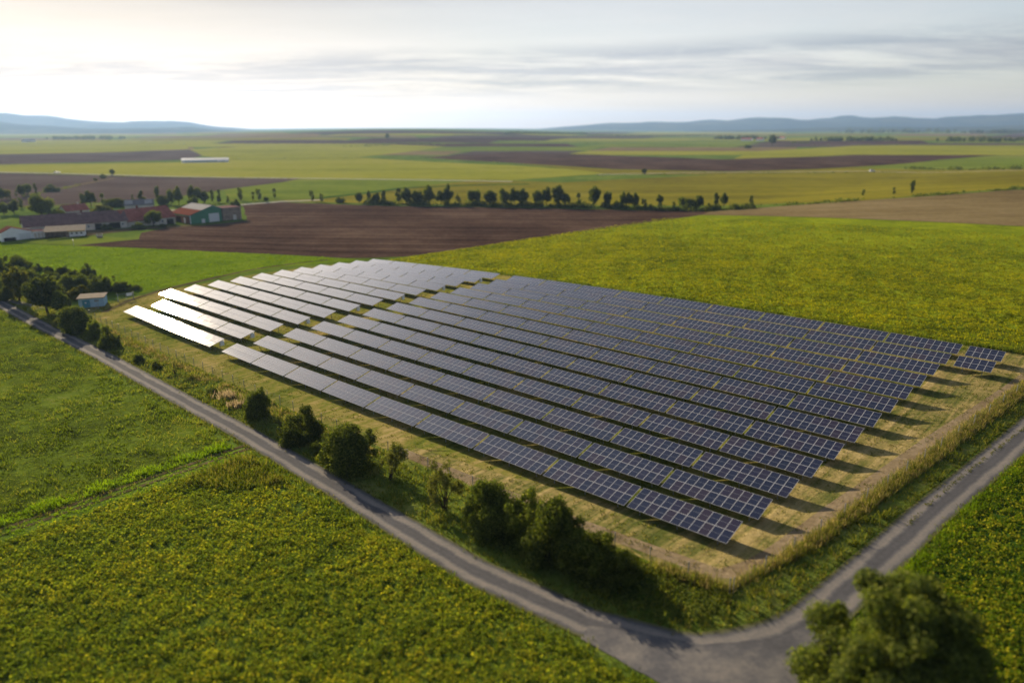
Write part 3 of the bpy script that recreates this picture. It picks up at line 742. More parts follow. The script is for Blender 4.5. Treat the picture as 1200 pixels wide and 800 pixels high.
def solar_table(u0, row, label, group, nmod=11, modules=True, inverter=False):
    v = PITCHROW * row; uc = u0 + nmod * MODW / 2
    X, Y = a2w(uc, v - DV / 2)
    slope = (ztop(uc + 2, v) - ztop(uc - 2, v)) / 4
    e = empty('solar_table', (X, Y, ztop(uc, v) - HT))
    e.rotation_euler = (trnd.gauss(0, 0.0045), -math.atan(slope) + trnd.gauss(0, 0.0015), ROTZ)
    tag(e, label, 'solar table', group)
    if modules:
        for i in range(nmod):
            for j in range(2):
                o = bpy.data.objects.new('module', MOD); C.objects.link(o); o.parent = e
                o.location = on_panel((i - (nmod - 1) / 2) * MODW, (j - 0.5) * MODL); o.rotation_euler = (TILT, 0, 0)
    else:
        o = bpy.data.objects.new('panel_surface', FULL); C.objects.link(o); o.parent = e
        o.location = on_panel(0, 0); o.rotation_euler = (TILT, 0, 0)
    link('support_frame', SUP[nmod], e)
    k = 3 if nmod > 6 else 2
    for i in range(k):
        x = (i - (k - 1) / 2) * (nmod * MODW - 2.4) / (k - 1)
        for pm in (POSTF, POSTB):
            p = link('post', pm, e); p.location = (x, 0, 0)
    if inverter: link('inverter_box', INV, e)
    return e
ORD = ['first', 'second', 'third', 'fourth', 'fifth', 'sixth', 'seventh', 'eighth', 'ninth', 'tenth', 'eleventh', 'twelfth', 'thirteenth']
def rowname(r): return 'frontmost row' if r == 0 else 'rearmost row' if r == 12 else ORD[r] + ' row from the front'
def seatname(k, n): return 'leftmost' if k == 0 else 'rightmost' if k == n - 1 else ORD[k] + ' from the left'
for r in range(13):
    for k in range(9):
        solar_table(k * (TW + GAP) + SHEAR * r, r, 'dark solar table %s, %s, right block' % (seatname(k, 9), rowname(r)), 'dark solar tables of the long right block')
    m = 4 if r < 2 else 5
    for k in range(m):
        u = (k - m) * (TW + GAP) + GAP - AISLE + SHEAR * r
        inv = k == m - 1 and r in (0, 1, 3, 5, 7, 9, 11)
        solar_table(u, r, 'shining solar table %s, %s, left block' % (seatname(k, m), rowname(r)), 'shining solar tables of the short left block', modules=False, inverter=inv)
for r in (11, 12):
    solar_table(9 * (TW + GAP) + SHEAR * r + 0.75, r, 'short five column solar table at the right end of the %s row' % ('rearmost' if r == 12 else 'second rearmost'), 'short solar tables at the right end', nmod=5)

# ------------------------------------------------------------------ low vegetation that nobody could count
def in_poly(X, Y, poly):
    ins = np.zeros(len(X), bool); k = len(poly)
    for i in range(k):
        (x0, y0), (x1, y1) = poly[i], poly[(i + 1) % k]
        c = ((y0 > Y) != (y1 > Y))
        with np.errstate(divide='ignore', invalid='ignore'):
            xx = (x1 - x0) * (Y - y0) / (y1 - y0 + 1e-12) + x0
        ins ^= c & (X < xx)
    return ins
def scatter(poly, dens, rs, keep=None):
    poly = np.array([p[:2] for p in poly]); lo, hi = poly.min(0), poly.max(0)
    k = int((hi - lo).prod() * dens)
    X = rs.uniform(lo[0], hi[0], k); Y = rs.uniform(lo[1], hi[1], k)
    m = in_poly(X, Y, [tuple(p) for p in poly])
    if keep is not None: m &= rs.rand(k) < keep(X, Y)
    return X[m], Y[m]
def lump(X, Y, s, seed):
    """smooth value 0..1 that varies over s metres"""
    r = np.random.RandomState(seed); v = 0
    for i in range(5):
        a = r.uniform(0, 6.283); f = 6.283 / s * r.uniform(0.6, 1.7)
        v = v + np.sin((X * math.cos(a) + Y * math.sin(a)) * f + r.uniform(0, 6.283))
    return np.clip(0.5 + v / 5, 0, 1)
def blades(X, Y, rs, per, h, w, spread=0.12, lean=0.35, hmod=None):
    """upright grass blades in tufts"""
    k = len(X) * per
    x = np.repeat(X, per) + rs.randn(k) * spread; y = np.repeat(Y, per) + rs.randn(k) * spread
    z = gz(x, y); a = rs.uniform(0, 6.283, k)
    hh = h * rs.uniform(0.5, 1.25, k) * (np.repeat(hmod, per) if hmod is not None else 1)
    ww = w * rs.uniform(0.6, 1.3, k) / 2
    lx = rs.randn(k) * lean * hh; ly = rs.randn(k) * lean * hh
    dx, dy = np.cos(a) * ww, np.sin(a) * ww
    v = np.stack([np.stack([x - dx, y - dy, z - 0.02], 1), np.stack([x + dx, y + dy, z - 0.02], 1),
                  np.stack([x + dx * .45 + lx, y + dy * .45 + ly, z + hh], 1), np.stack([x - dx * .45 + lx, y - dy * .45 + ly, z + hh], 1)], 1)
    return v.reshape(-1, 3)
def leaves(X, Y, rs, per, h, size, spread=0.2, hmod=None, up=0.7):
    """broad leaves in low plants"""
    k = len(X) * per
    ox, oy = rs.randn(k) * spread, rs.randn(k) * spread
    x = np.repeat(X, per) + ox; y = np.repeat(Y, per) + oy
    hh = h * (np.repeat(hmod, per) if hmod is not None else 1)
    z = gz(x, y) + hh * rs.rand(k) ** 0.6 * np.exp(-(ox**2 + oy**2) / (spread * 2) ** 2) + 0.03
    nrm = np.stack([ox * 1.5, oy * 1.5, np.full(k, up * spread * 2)], 1); nrm /= np.linalg.norm(nrm, axis=1)[:, None]
    return leaf_quads(np.stack([x, y, z], 1), nrm, size, rs, 1.7, 0.55)
def stuff(name, vs, mat):
    v = np.concatenate(vs); o = link(name, np_mesh(name, v, np.arange(len(v)).reshape(-1, 4), mat)); tag(o, kind='stuff'); return o
M['v_crop'] = leaf_mat('crop_leaf', [(0.04, 0.058, 0.014), (0.07, 0.092, 0.016), (0.10, 0.12, 0.018), (0.135, 0.14, 0.02), (0.22, 0.185, 0.024)], 0.5, patch=0.5, tone=(1.52, 1.58, 1.15))
M['v_cropdark'] = leaf_mat('beet_leaf', [(0.022, 0.045, 0.008), (0.05, 0.085, 0.010), (0.08, 0.12, 0.012), (0.13, 0.15, 0.014), (0.32, 0.27, 0.03)], 0.45, patch=0.5, tone=(1.65, 1.75, 1.2))
M['v_back'] = leaf_mat('flowering_crop_leaf', [(0.06, 0.075, 0.008), (0.13, 0.14, 0.010), (0.20, 0.19, 0.010), (0.27, 0.235, 0.012), (0.34, 0.28, 0.012)], 0.5, patch=0.9, tone=(1.26, 1.40, 1.0))
M['v_meadow'] = leaf_mat('meadow_blade', [(0.03, 0.04, 0.008), (0.07, 0.09, 0.012), (0.11, 0.13, 0.016), (0.18, 0.16, 0.045)], 0.5, patch=0.9, tone=(1.25, 1.38, 1.05))
M['v_straw'] = leaf_mat('dry_blade', [(0.10, 0.10, 0.025), (0.16, 0.14, 0.05), (0.24, 0.19, 0.09), (0.33, 0.26, 0.14)], 0.5, (1.2, 1.1, 0.7), tone=(1.05, 1.1, 1.0))
M['v_verge'] = leaf_mat('verge_blade', [(0.045, 0.06, 0.012), (0.075, 0.095, 0.015), (0.12, 0.125, 0.02), (0.19, 0.165, 0.06)], 0.5, patch=0.5, tone=(1.15, 1.14, 1.05))
M['v_reed'] = leaf_mat('reed_plume', [(0.22, 0.18, 0.10), (0.32, 0.265, 0.155), (0.42, 0.36, 0.23)], 0.5, (1.1, 1.0, 0.85), tone=(1, 1, 1))
M['v_green'] = leaf_mat('cereal_blade', [(0.06, 0.10, 0.006), (0.10, 0.15, 0.008), (0.15, 0.19, 0.012)], 0.5, patch=0.5)
rs = np.random.RandomState(3)
# yellowish crop in the near corner
X, Y = scatter(U((47.0, -22.8), (108, -23.2), (114, -34), (100, -62), (49, -62), (47.6, -48)), 6.5, rs)
hm = 0.45 + 0.8 * lump(X, Y, 7, 1) * (0.6 + 0.6 * lump(X, Y, 2.2, 2))
stuff('crop_plants', [leaves(X, Y, rs, 16, 0.50, 0.125, 0.22, hm)], M['v_crop'])
# darker leafy crop right of the side road
X, Y = scatter(U((116.5, -10), (117.7, 17), (120.7, 47), (123.6, 85), (150, 85), (150, -30), (124, -34), (119, -17)), 6.5, rs)
hm = 0.5 + 0.7 * lump(X, Y, 5, 3)
stuff('crop_plants', [leaves(X, Y, rs, 14, 0.5, 0.13, 0.20, hm)], M['v_cropdark'])
# flowering crop behind the park
X, Y = scatter(U((-66, 83.4), (118, 83.4), (190, 90), (190, 250), (-60, 250)), 2.6, rs, lambda X, Y: np.clip(1.5 - (w2a(X, Y)[1] - 83) / 100, 0.22, 1) * (0.55 + 0.45 * (lump(X, Y, 6, 4) > 0.35)))
hm = 0.5 + 0.7 * lump(X, Y, 9, 5)
stuff('crop_plants', [leaves(X, Y, rs, 7, 0.55, 0.20, 0.26, hm)], M['v_back'])
X, Y = scatter(U((104, 82.3), (119, 82.3), (190, 84), (190, 88), (112, 86)), 5, rs)
X2, Y2 = scatter(U((-66, 82.3), (118, 82.3), (118, 84.6), (-66, 84.6)), 3, rs)
stuff('field_edge_grass', [blades(X, Y, rs, 6, 0.8, 0.10, 0.2), blades(X2, Y2, rs, 5, 0.55, 0.10, 0.2)], M['v_meadow'])
# meadow left of the lane
X, Y = scatter(U((-110, -22.9), (42.0, -22.2), (44.4, -50), (46, -80), (-90, -62)), 3.6, rs, lambda X, Y: 0.55 + 0.45 * lump(X, Y, 8, 6))
hm = 0.4 + 1.0 * lump(X, Y, 9, 7)
stuff('meadow_grass', [blades(X, Y, rs, 6, 0.34, 0.11, 0.22, 0.5, hm)], M['v_meadow'])
X, Y = scatter(U((42.2, -22.6), (43.6, -22.6), (46, -52), (47, -80), (45.4, -80), (43.8, -50)), 5, rs, lambda X, Y: 0.3 + 0 * X)
X2, Y2 = scatter(U((46.4, -22), (58, -22.4), (56, -27), (48, -32)), 6, rs)
stuff('track_side_grass', [blades(X, Y, rs, 5, 0.35, 0.09, 0.2), blades(X2, Y2, rs, 6, 0.75, 0.10, 0.25)], M['v_verge'])
X, Y = scatter(U((40.6, -22.0), (42.8, -22.0), (43.4, -35), (44.0, -50), (45.6, -85), (43, -85), (41.6, -50), (41.0, -35)), 7, rs)
X2, Y2 = scatter(U((43.5, -22), (47.2, -22), (48.2, -50), (50, -85), (46.6, -85), (44.7, -50)), 7, rs, lambda X, Y: 0.25 + 0.75 * (lump(X, Y, 1.5, 26) > 0.4))
stuff('track_side_grass', [blades(X, Y, rs, 6, 0.45, 0.09, 0.2, 0.35, 0.5 + lump(X, Y, 4, 21)), blades(X2, Y2, rs, 5, 0.2, 0.09, 0.15, 0.5)], M['v_green'])
X, Y = scatter(U((46, -20.9), (66, -21.7), (88, -23.0), (107, -22.2), (110, -24), (88, -24.6), (60, -23.6), (46, -23.4)), 6, rs)
X2, Y2 = scatter(U((-110, -22.2), (-85, -21.6), (-20, -20.0), (40, -20.6), (40, -23), (-20, -23), (-85, -23.5), (-110, -24)), 5, rs)
stuff('roadside_grass', [blades(X, Y, rs, 6, 0.4, 0.09, 0.2, 0.4, 0.4 + lump(X, Y, 4, 22)), blades(X2, Y2, rs, 5, 0.35, 0.1, 0.2, 0.4, 0.3 + lump(X2, Y2, 5, 23))], M['v_meadow'])
X, Y = scatter(U((115.9, -8), (116.4, 2), (117.3, 17), (120.6, 47), (124, 77), (125.6, 77), (122, 47), (118.8, 17), (118, -2), (117.2, -8)), 9, rs)
stuff('roadside_grass', [blades(X, Y, rs, 6, 0.42, 0.08, 0.18, 0.4, 0.5 + lump(X, Y, 4, 28))], M['v_green'])
# scrub under the row of trees behind the ploughed field
hx = [(430, 239.2), (500, 240.6), (600, 242.3), (700, 243.6), (760, 245.8), (830, 247.5), (880, 244.5)]
hp = []
for a, b in zip(hx[:-1], hx[1:]):
    (x0, y0), (x1, y1) = at(*a), at(*b); k = 420; t = rs.rand(k); hp.append(np.stack([x0 + t * (x1 - x0) + rs.randn(k) * 1.2, y0 + t * (y1 - y0) + rs.randn(k) * 1.5], 1))
hp = np.concatenate(hp); hp = hp[rs.rand(len(hp)) < 0.15 + 0.85 * (lump(hp[:, 0], hp[:, 1], 22, 24) > 0.5)]
stuff('undergrowth', [leaves(hp[:, 0], hp[:, 1], rs, 14, 3.0, 0.5, 0.8, 0.3 + 1.0 * lump(hp[:, 0], hp[:, 1], 9, 25))], M['leaf_dark'])
# cereal
X, Y = scatter(P((-60, 286), (89, 289), (250, 296), (400, 303.6), (330, 312), (160, 343), (100, 343), (-60, 318)), 1.3, rs)
stuff('cereal_blades', [blades(X, Y, rs, 5, 0.35, 0.16, 0.3, 0.4, 0.5 + lump(X, Y, 12, 8))], M['v_green'])
# mown grass of the park: green and straw coloured tufts
park = U((-68, -8.6), (106.4, -8.6), (109, 12), (111.6, 37), (115.4, 64), (117.4, 82), (-68, 82))
X, Y = scatter(park, 1.5, rs, lambda X, Y: (1.5 - 0.2 * sstep(70, 104, w2a(X, Y)[0])) * lump(X, Y, 10, 9) * (0.35 + 0.65 * (np.sin(w2a(X, Y)[0] * 5.2) > -0.2)))
X2, Y2 = scatter(park, 1.6, rs, lambda X, Y: (0.35 + 0.85 * sstep(60, 104, w2a(X, Y)[0])) * (1.1 - lump(X, Y, 10, 9)) * (np.sin(w2a(X, Y)[0] * 5.2) < 0.1))
stuff('park_grass', [blades(X, Y, rs, 6, 0.20, 0.10, 0.2, 0.5)], M['v_verge'])
stuff('park_straw', [blades(X2, Y2, rs, 5, 0.15, 0.08, 0.22, 0.8)], M['v_straw'])
# verge along the lane and round the corner
X, Y = scatter(U((-108, -17.2), (-40, -16.0), (40, -16.5), (66, -17.4), (100, -17.9), (107, -15.5), (111, -8), (113.0, 17), (116.4, 47), (120, 78), (118.4, 78), (114.8, 47), (111.2, 17), (109.0, 0), (107.6, -9.6), (-64, -9.6), (-108, -12)), 4.0, rs, lambda X, Y: 0.35 + 0.65 * lump(X, Y, 5, 10))
hm = 0.35 + 1.0 * lump(X, Y, 6, 11)
stuff('verge_grass', [blades(X, Y, rs, 6, 0.5, 0.10, 0.2, 0.4, hm)], M['v_verge'])
X, Y = scatter(U((-60, -11), (30, -11.5), (30, -15.5), (-60, -15)), 3.0, rs, lambda X, Y: (lump(X, Y, 5, 33) > 0.5) * 1.0)
stuff('undergrowth', [leaves(X, Y, rs, 10, 0.6, 0.14, 0.28, 0.4 + 0.9 * lump(X, Y, 4, 34))], M['leaf_mid'])
X, Y = scatter(U((-40, -9.9), (60, -10.2), (60, -12.2), (20, -12.6), (-40, -12.0)), 5, rs, lambda X, Y: lump(X, Y, 6, 30))
stuff('dry_weeds', [blades(X, Y, rs, 6, 0.65, 0.08, 0.2, 0.4, 0.5 + 0.8 * lump(X, Y, 3, 31))], M['v_straw'])
X, Y = scatter(U((100, -11), (106.8, -9.7), (109.6, 3), (111.0, 17), (114.6, 47), (118.4, 78), (116.6, 78), (112.6, 47), (109.4, 17), (108.0, 2), (106.4, -8.6), (100, -9.2)), 26, rs)
k = rs.rand(len(X)) < 0.45
stuff('tall_grass', [blades(X[k], Y[k], rs, 6, 0.78, 0.055, 0.15, 0.28, 0.75 + 0.4 * lump(X[k], Y[k], 3, 12))], M['v_straw'])
stuff('tall_grass', [blades(X[~k], Y[~k], rs, 6, 0.72, 0.06, 0.15, 0.28, 0.75 + 0.4 * lump(X[~k], Y[~k], 3, 12))], M['v_verge'])
X, Y = scatter(U((84, -16.8), (104, -16.6), (108.5, -13), (107.4, -9.8), (96, -10), (84, -11)), 6, rs)
stuff('undergrowth', [leaves(X, Y, rs, 14, 0.8, 0.12, 0.25, 0.4 + 0.9 * lump(X, Y, 3.5, 13))], M['leaf_dark'])
X, Y = scatter(U((28, -15.5), (84, -16.6), (84, -11.5), (28, -11)), 3.5, rs, lambda X, Y: lump(X, Y, 6, 14))
stuff('undergrowth', [leaves(X, Y, rs, 11, 0.6, 0.12, 0.25, 0.4 + 0.9 * lump(X, Y, 4, 15))], M['leaf_mid'])
# blades that break the edges of the lanes, and the grass strip down the middle of the side road
E_ = []
for q in ribbon(lane + up_road, [2.05] * 6 + [2.2, 2.2, 2.6] + [2.9, 3.2, 3.4, 3.4, 3.2, 2.9, 2.6, 2.3] + [2.15] * 6, 1.0):
    for p in (q[0], q[3]): E_.append(p[:2])
E_ = np.array(E_); E_ = E_[~in_poly(E_[:, 0], E_[:, 1], U((101, -20.8), (104, -18.9), (108.5, -16.9), (112.4, -12.6), (116, -10.5), (119, -15), (121, -23), (112, -25.5), (102, -21.8)))]; E_ = np.repeat(E_, 7, 0) + rs.randn(len(E_) * 7, 2) * np.array([0.30, 0.30])
mid = []
for a, b in zip(((1062, 617), (1085, 593), (1105, 578), (1130, 556), (1160, 533)), ((1078, 601), (1100, 581), (1128, 557), (1156, 536), (1240, 470))):
    (x0, y0), (x1, y1) = at(*a), at(*b); k = int(math.hypot(x1 - x0, y1 - y0) * 9)
    t = rs.rand(k); mid.append(np.stack([x0 + t * (x1 - x0) + rs.randn(k) * .10, y0 + t * (y1 - y0) + rs.randn(k) * .10], 1))
mid = np.concatenate(mid)
stuff('lane_edge_grass', [blades(E_[:, 0], E_[:, 1], rs, 3, 0.28, 0.09, 0.12, 0.5), blades(mid[:, 0], mid[:, 1], rs, 4, 0.16, 0.09, 0.08, 0.6)], M['v_verge'])

# scrubby field edges far off
def scrub_line(px, h, w, dens, seed, gap=0.45):
    rs = np.random.RandomState(seed); out = []
    for a, b in zip(px[:-1], px[1:]):
        (x0, y0), (x1, y1) = at(*a), at(*b); k = int(math.hypot(x1 - x0, y1 - y0) * dens) + 4; t = rs.rand(k)
        out.append(np.stack([x0 + t * (x1 - x0) + rs.randn(k) * w, y0 + t * (y1 - y0) + rs.randn(k) * w], 1))
    q = np.concatenate(out); q = q[rs.rand(len(q)) < 0.12 + (lump(q[:, 0], q[:, 1], 30 * h, seed) > gap)]
    return leaves(q[:, 0], q[:, 1], rs, 10, h, 0.3 * h, 0.45 * h, 0.3 + lump(q[:, 0], q[:, 1], 12 * h, seed + 1))
stuff('scrub', [scrub_line([(845, 246.2), (950, 239), (1090, 229.5), (1200, 221.5), (1500, 206)], 2.0, 1.2, 1.4, 31, 0.3),
                scrub_line([(0, 204), (180, 208), (352, 210)], 1.2, 1.0, 0.8, 33, 0.4),
                scrub_line([(700, 206), (850, 203.5), (1050, 202)], 1.6, 1.0, 0.6, 35, 0.5),
                scrub_line([(1062, 198), (1200, 198.6), (1500, 200)], 4.0, 3.0, 0.8, 37, 0.1),
                scrub_line([(400, 172.5), (460, 170.5), (520, 169.5)], 4.0, 3.0, 0.35, 39, 0.2),
                scrub_line([(262, 187.5), (420, 185.2), (490, 184.6), (600, 192)], 2.0, 2.0, 0.25, 41, 0.55),
                scrub_line([(0, 165.5), (120, 164.8), (215, 169)], 3.0, 3.0, 0.2, 43, 0.5),
                scrub_line([(560, 166), (700, 168), (860, 172), (1000, 170.6), (1500, 167.5)], 3.0, 3.0, 0.2, 45, 0.5),
                scrub_line([(5, 236), (42, 228), (66, 223), (92, 217.5)], 1.5, 1.0, 1.0, 47, 0.3),
                scrub_line([(200, 243), (250, 240), (290, 237), (330, 235)], 1.4, 1.5, 1.2, 49, 0.4)], M['leaf_dark'])

# ------------------------------------------------------------------ shrubs beside the lane
LB = 'shrubs along the lane'
plant('shrub', 303, 489, 33, 44, 'bush0', 'upright dark green bush beside the pale dry reeds on the lane verge', 'bush', LB)
plant('shrub', 352, 516, 50, 45, 'bush1', 'round dark bush left of the biggest bush on the lane verge', 'bush', LB)
plant('shrub', 410, 547, 74, 62, 'bush2', 'biggest dark rounded bush on the lane verge in front of the solar tables', 'bush', LB)
plant('shrub', 375, 530, 22, 16, 'lbush1', 'low shrub tucked between two dark round bushes on the lane verge', 'bush', LB)
plant('small_tree', 457, 562, 42, 54, 'thin0', 'thin pale leaved sapling just right of the biggest dark verge bush', 'tree', LB)
plant('small_tree', 522, 597, 50, 68, 'thin1', 'sparse olive sapling with bare stem standing left of the tall hedge clump', 'tree', LB)
plant('shrub', 572, 622, 60, 78, 'bush0', 'tall dark green bush at the left end of the hedge clump', 'bush', LB)
plant('shrub', 612, 634, 66, 70, 'lbush0', 'lighter topped bush in the middle of the hedge clump', 'bush', LB)
plant('shrub', 645, 655, 74, 90, 'bush2', 'broad bushy shrub nearest the road in the hedge clump', 'bush', LB)
plant('shrub', 686, 668, 84, 68, 'lbush2', 'loose greyish shrub at the right end of the hedge clump', 'bush', LB)
plant('shrub', 722, 676, 60, 44, 'lbush1', 'low spreading shrub trailing off the right end of the hedge clump', 'bush', LB)
plant('shrub', 205, 438, 24, 26, 'bare0', 'small bare twiggy shrub alone between lane and wire fence', 'bush', LB)
plant('shrub', 1035, 838, 228, 200, 'big0', 'large bush filling the bottom right corner beside the road bend', 'bush')
plant('shrub', 962, 800, 60, 40, 'lbush0', 'low green shrub at the foot of the large corner bush', 'bush')
for px, by, w, h, key, lab in ((163, 424, 14, 11, 'lbush1', 'small green shrub right of the roadside shrub on the upper lane verge'),
        (184, 432, 13, 9, 'ybush0', 'small yellowish shrub left of the bare twiggy shrub'),
        (226, 446, 12, 9, 'thin1', 'thin olive scrub just right of the bare twiggy shrub'),
        (248, 462, 16, 9, 'lbush2', 'low scrub left of the pale dry reeds on the lane verge'),
        (330, 500, 14, 12, 'thin0', 'dry olive scrub between the upright bush and round dark bush')):
    plant('shrub', px, by, w, h, key, lab, 'bush', LB)
for i, (px, by, w, h, lab) in enumerate(((268, 466, 26, 9, 'pale dry reed clump higher up the lane verge'), (277, 477, 22, 8, 'pale dry reed clump nearer the lane, below the other reeds'))):
    X, Y = at(px, by); s = pxm(px, by, X, Y); r2 = np.random.RandomState(70 + i); k = 60
    xx = X + r2.randn(k) * w * s * 0.25; yy = Y + r2.randn(k) * w * s * 0.2
    V = blades(xx, yy, r2, 4, h * s * 0.9, 0.10, 0.1, 0.25) - np.array([X, Y, facet(X, Y)])
    o = link('dry_reeds', np_mesh('dry_reeds', V, np.arange(len(V)).reshape(-1, 4), M['v_reed'])); o.location = (X, Y, facet(X, Y))
    tag(o, lab, 'reeds', 'pale dry reeds on the lane verge')

# ------------------------------------------------------------------ thicket beside the hut
TH = 'bushes of the thicket by the hut'
for px, by, w, h, key, lab in (
    (19, 322, 36, 27, 'bush0', 'dark brownish bush at the back left of the thicket'),
    (-8, 330, 40, 30, 'bush1', 'bush cut off by the left picture edge at the thicket'),
    (28, 331, 30, 21, 'lbush0', 'grey green rounded bush in front of the dark back left bush'),
    (43, 318, 13, 10, 'bush1', 'small dark bush second along the back edge of the thicket'),
    (56, 320, 14, 9, 'bush2', 'small dark bush third along the back edge of the thicket'),
    (74, 322, 17, 12, 'bush0', 'dark low bush midway along the back edge of the thicket'),
    (86, 325, 16, 10, 'lbush1', 'low olive bush left of the pointed dark bush'),
    (104, 324, 17, 17, 'bush1', 'pointed dark bush standing up at the back right of the thicket'),
    (10, 340, 24, 20, 'lbush1', 'olive bush at the left edge below the grey green one'),
    (43, 331, 17, 12, 'lbush2', 'small light green bush in the thicket centre'),
    (60, 330, 21, 14, 'lbush0', 'light green bush right of the small centre bush'),
    (77, 341, 32, 24, 'lbush2', 'large grey green bush in the middle of the thicket'),
    (97, 340, 30, 22, 'lbush1', 'large bush directly behind the hut roof'),
    (93, 350, 26, 16, 'ybush0', 'yellow green low bush touching the back of the hut'),
    (118, 342, 26, 20, 'lbush0', 'bush behind the right end of the hut'),
    (129, 342, 24, 22, 'lbush2', 'tall bush right of the hut towards the cereal field'),
    (146, 341, 24, 13, 'bush2', 'dark low bush at the right end of the thicket'),
    (159, 340, 14, 7, 'lbush1', 'lowest bush at the tapering right tip of the thicket'),
    (112, 332, 20, 12, 'lbush0', 'low bush behind the pair right of the hut'),
    (23, 353, 34, 40, 'ytree0', 'yellow leaved tree on the lane side of the thicket'),
    (8, 352, 22, 22, 'lbush2', 'bush left of the yellow leaved tree'),
    (56, 367, 50, 44, 'tree0', 'big dark tree between the lane and the hut'),
    (40, 350, 18, 16, 'ybush1', 'yellowish bush between the yellow tree and big dark tree'),
    (74, 371, 28, 30, 'tree1', 'mid sized dark tree left of the hut wall'),
    (90, 389, 38, 38, 'bush0', 'very dark spreading bush in front of the hut'),
    (111, 396, 20, 24, 'lbush1', 'narrow lighter bush between the hut bush and roadside shrub'),
    (130, 407, 24, 28, 'bush1', 'upright rounded roadside shrub nearest the first solar row'),
    (73, 383, 22, 14, 'ybush0', 'yellow green low shrub at the lane edge below the dark trees')):
    plant('tree' if 'tree' in key else 'shrub', px, by, w, h, key, lab, 'tree' if 'tree' in key else 'bush', TH)

# ------------------------------------------------------------------ trees round the farm and in the fields
NUM = ORD + ['fourteenth', 'fifteenth', 'sixteenth', 'seventeenth', 'eighteenth', 'nineteenth', 'twentieth'] + ['twenty ' + o for o in ORD[:9]] + ['thirtieth'] + ['thirty ' + o for o in ORD[:9]] + ['fortieth', 'forty first']
rowt = [(322, 233, 5, 13, 'lslim0'), (366, 236, 7, 14, 'lslim1'), (377, 237, 6, 10, 'lslim2'), (399, 237.5, 9, 8, 'lbush0'), (421, 238.5, 9, 12, 'tree0'), (433, 238.5, 7, 13, 'slim0'), (441, 239, 9, 14, 'tree1'), (450, 239, 7, 13, 'slim1'),
        (467.5, 239, 7, 15, 'slim2'), (476.5, 240, 11, 19, 'tree2'), (489, 240, 12, 18, 'tree0'), (503, 240, 11, 19, 'ltree0'), (517, 240, 10, 17, 'tree1'), (525, 240, 9, 20, 'tree2'), (538, 240, 6, 14, 'thin0'), (552, 240.5, 9, 19, 'ltree1'),
        (559, 240.5, 9, 17, 'ltree2'), (575, 241.5, 17, 20, 'tree0'), (591, 241.5, 12, 19, 'ltree0'), (603, 241.5, 11, 18, 'tree1'), (612.5, 241.5, 12, 21, 'tree2'), (630, 241.5, 12, 18, 'tree0'), (640, 242, 12, 20, 'tree1'), (654, 242, 13, 21, 'tree2'),
        (663, 242, 10, 17, 'ltree1'), (678, 242, 8, 15, 'lslim0'), (696, 242.5, 12, 21, 'tree0'), (712, 243, 9, 17, 'ltree2'), (722, 243, 6, 9, 'lbush0'), (730, 243.5, 8, 15, 'ltree0'), (737, 244, 8, 17, 'tree1'), (744, 244.5, 10, 18, 'tree2'),
        (755, 245, 7, 13, 'lslim1'), (772, 245, 9, 15, 'slim0'), (789, 245.5, 5, 9, 'lslim2'), (799, 245.5, 9, 15, 'ltree1'), (808, 246.5, 12, 17, 'bush0'), (819, 245.5, 9, 16, 'tree0'), (828, 247, 8, 10, 'bush1'), (838.5, 244, 7, 15, 'slim1'), (848, 243, 9, 16, 'tree1')]
for i, (px, by, w, h, key) in enumerate(rowt):
    plant('field_tree', px, by, w * prnd.uniform(1.2, 1.7), h * prnd.uniform(0.9, 1.15), key, '%s tree from the left in the row behind the ploughed field' % NUM[i], 'tree', 'trees in the row behind the ploughed field')
for px, by, w, h, key, lab in (
    (880, 243.5, 8, 13, 'slim2', 'dark tree alone on the field edge right of the long row'),
    (1068, 227, 9, 15, 'slim0', 'dark narrow tree standing alone at the right stubble field'),
    (1011, 229.5, 6, 8, 'lslim1', 'faint pale tree left of the lone dark narrow tree'),
    (1047, 228, 7, 8, 'lslim0', 'faint pale tree beside the lone dark narrow tree'),
    (755, 204.5, 8, 7, 'tree0', 'small round dark tree alone beside the middle country road'),
    (905, 171, 13, 12, 'tree1', 'dark clump tree far off above the stubble fields on the right'),
    (876, 174, 9, 5, 'bush0', 'low bush below the far dark clump tree'),
    (454, 163, 6, 6, 'tree2', 'tiny dark tree on the distant middle swell')):
    plant('field_tree', px, by, w, h, key, lab, 'tree')
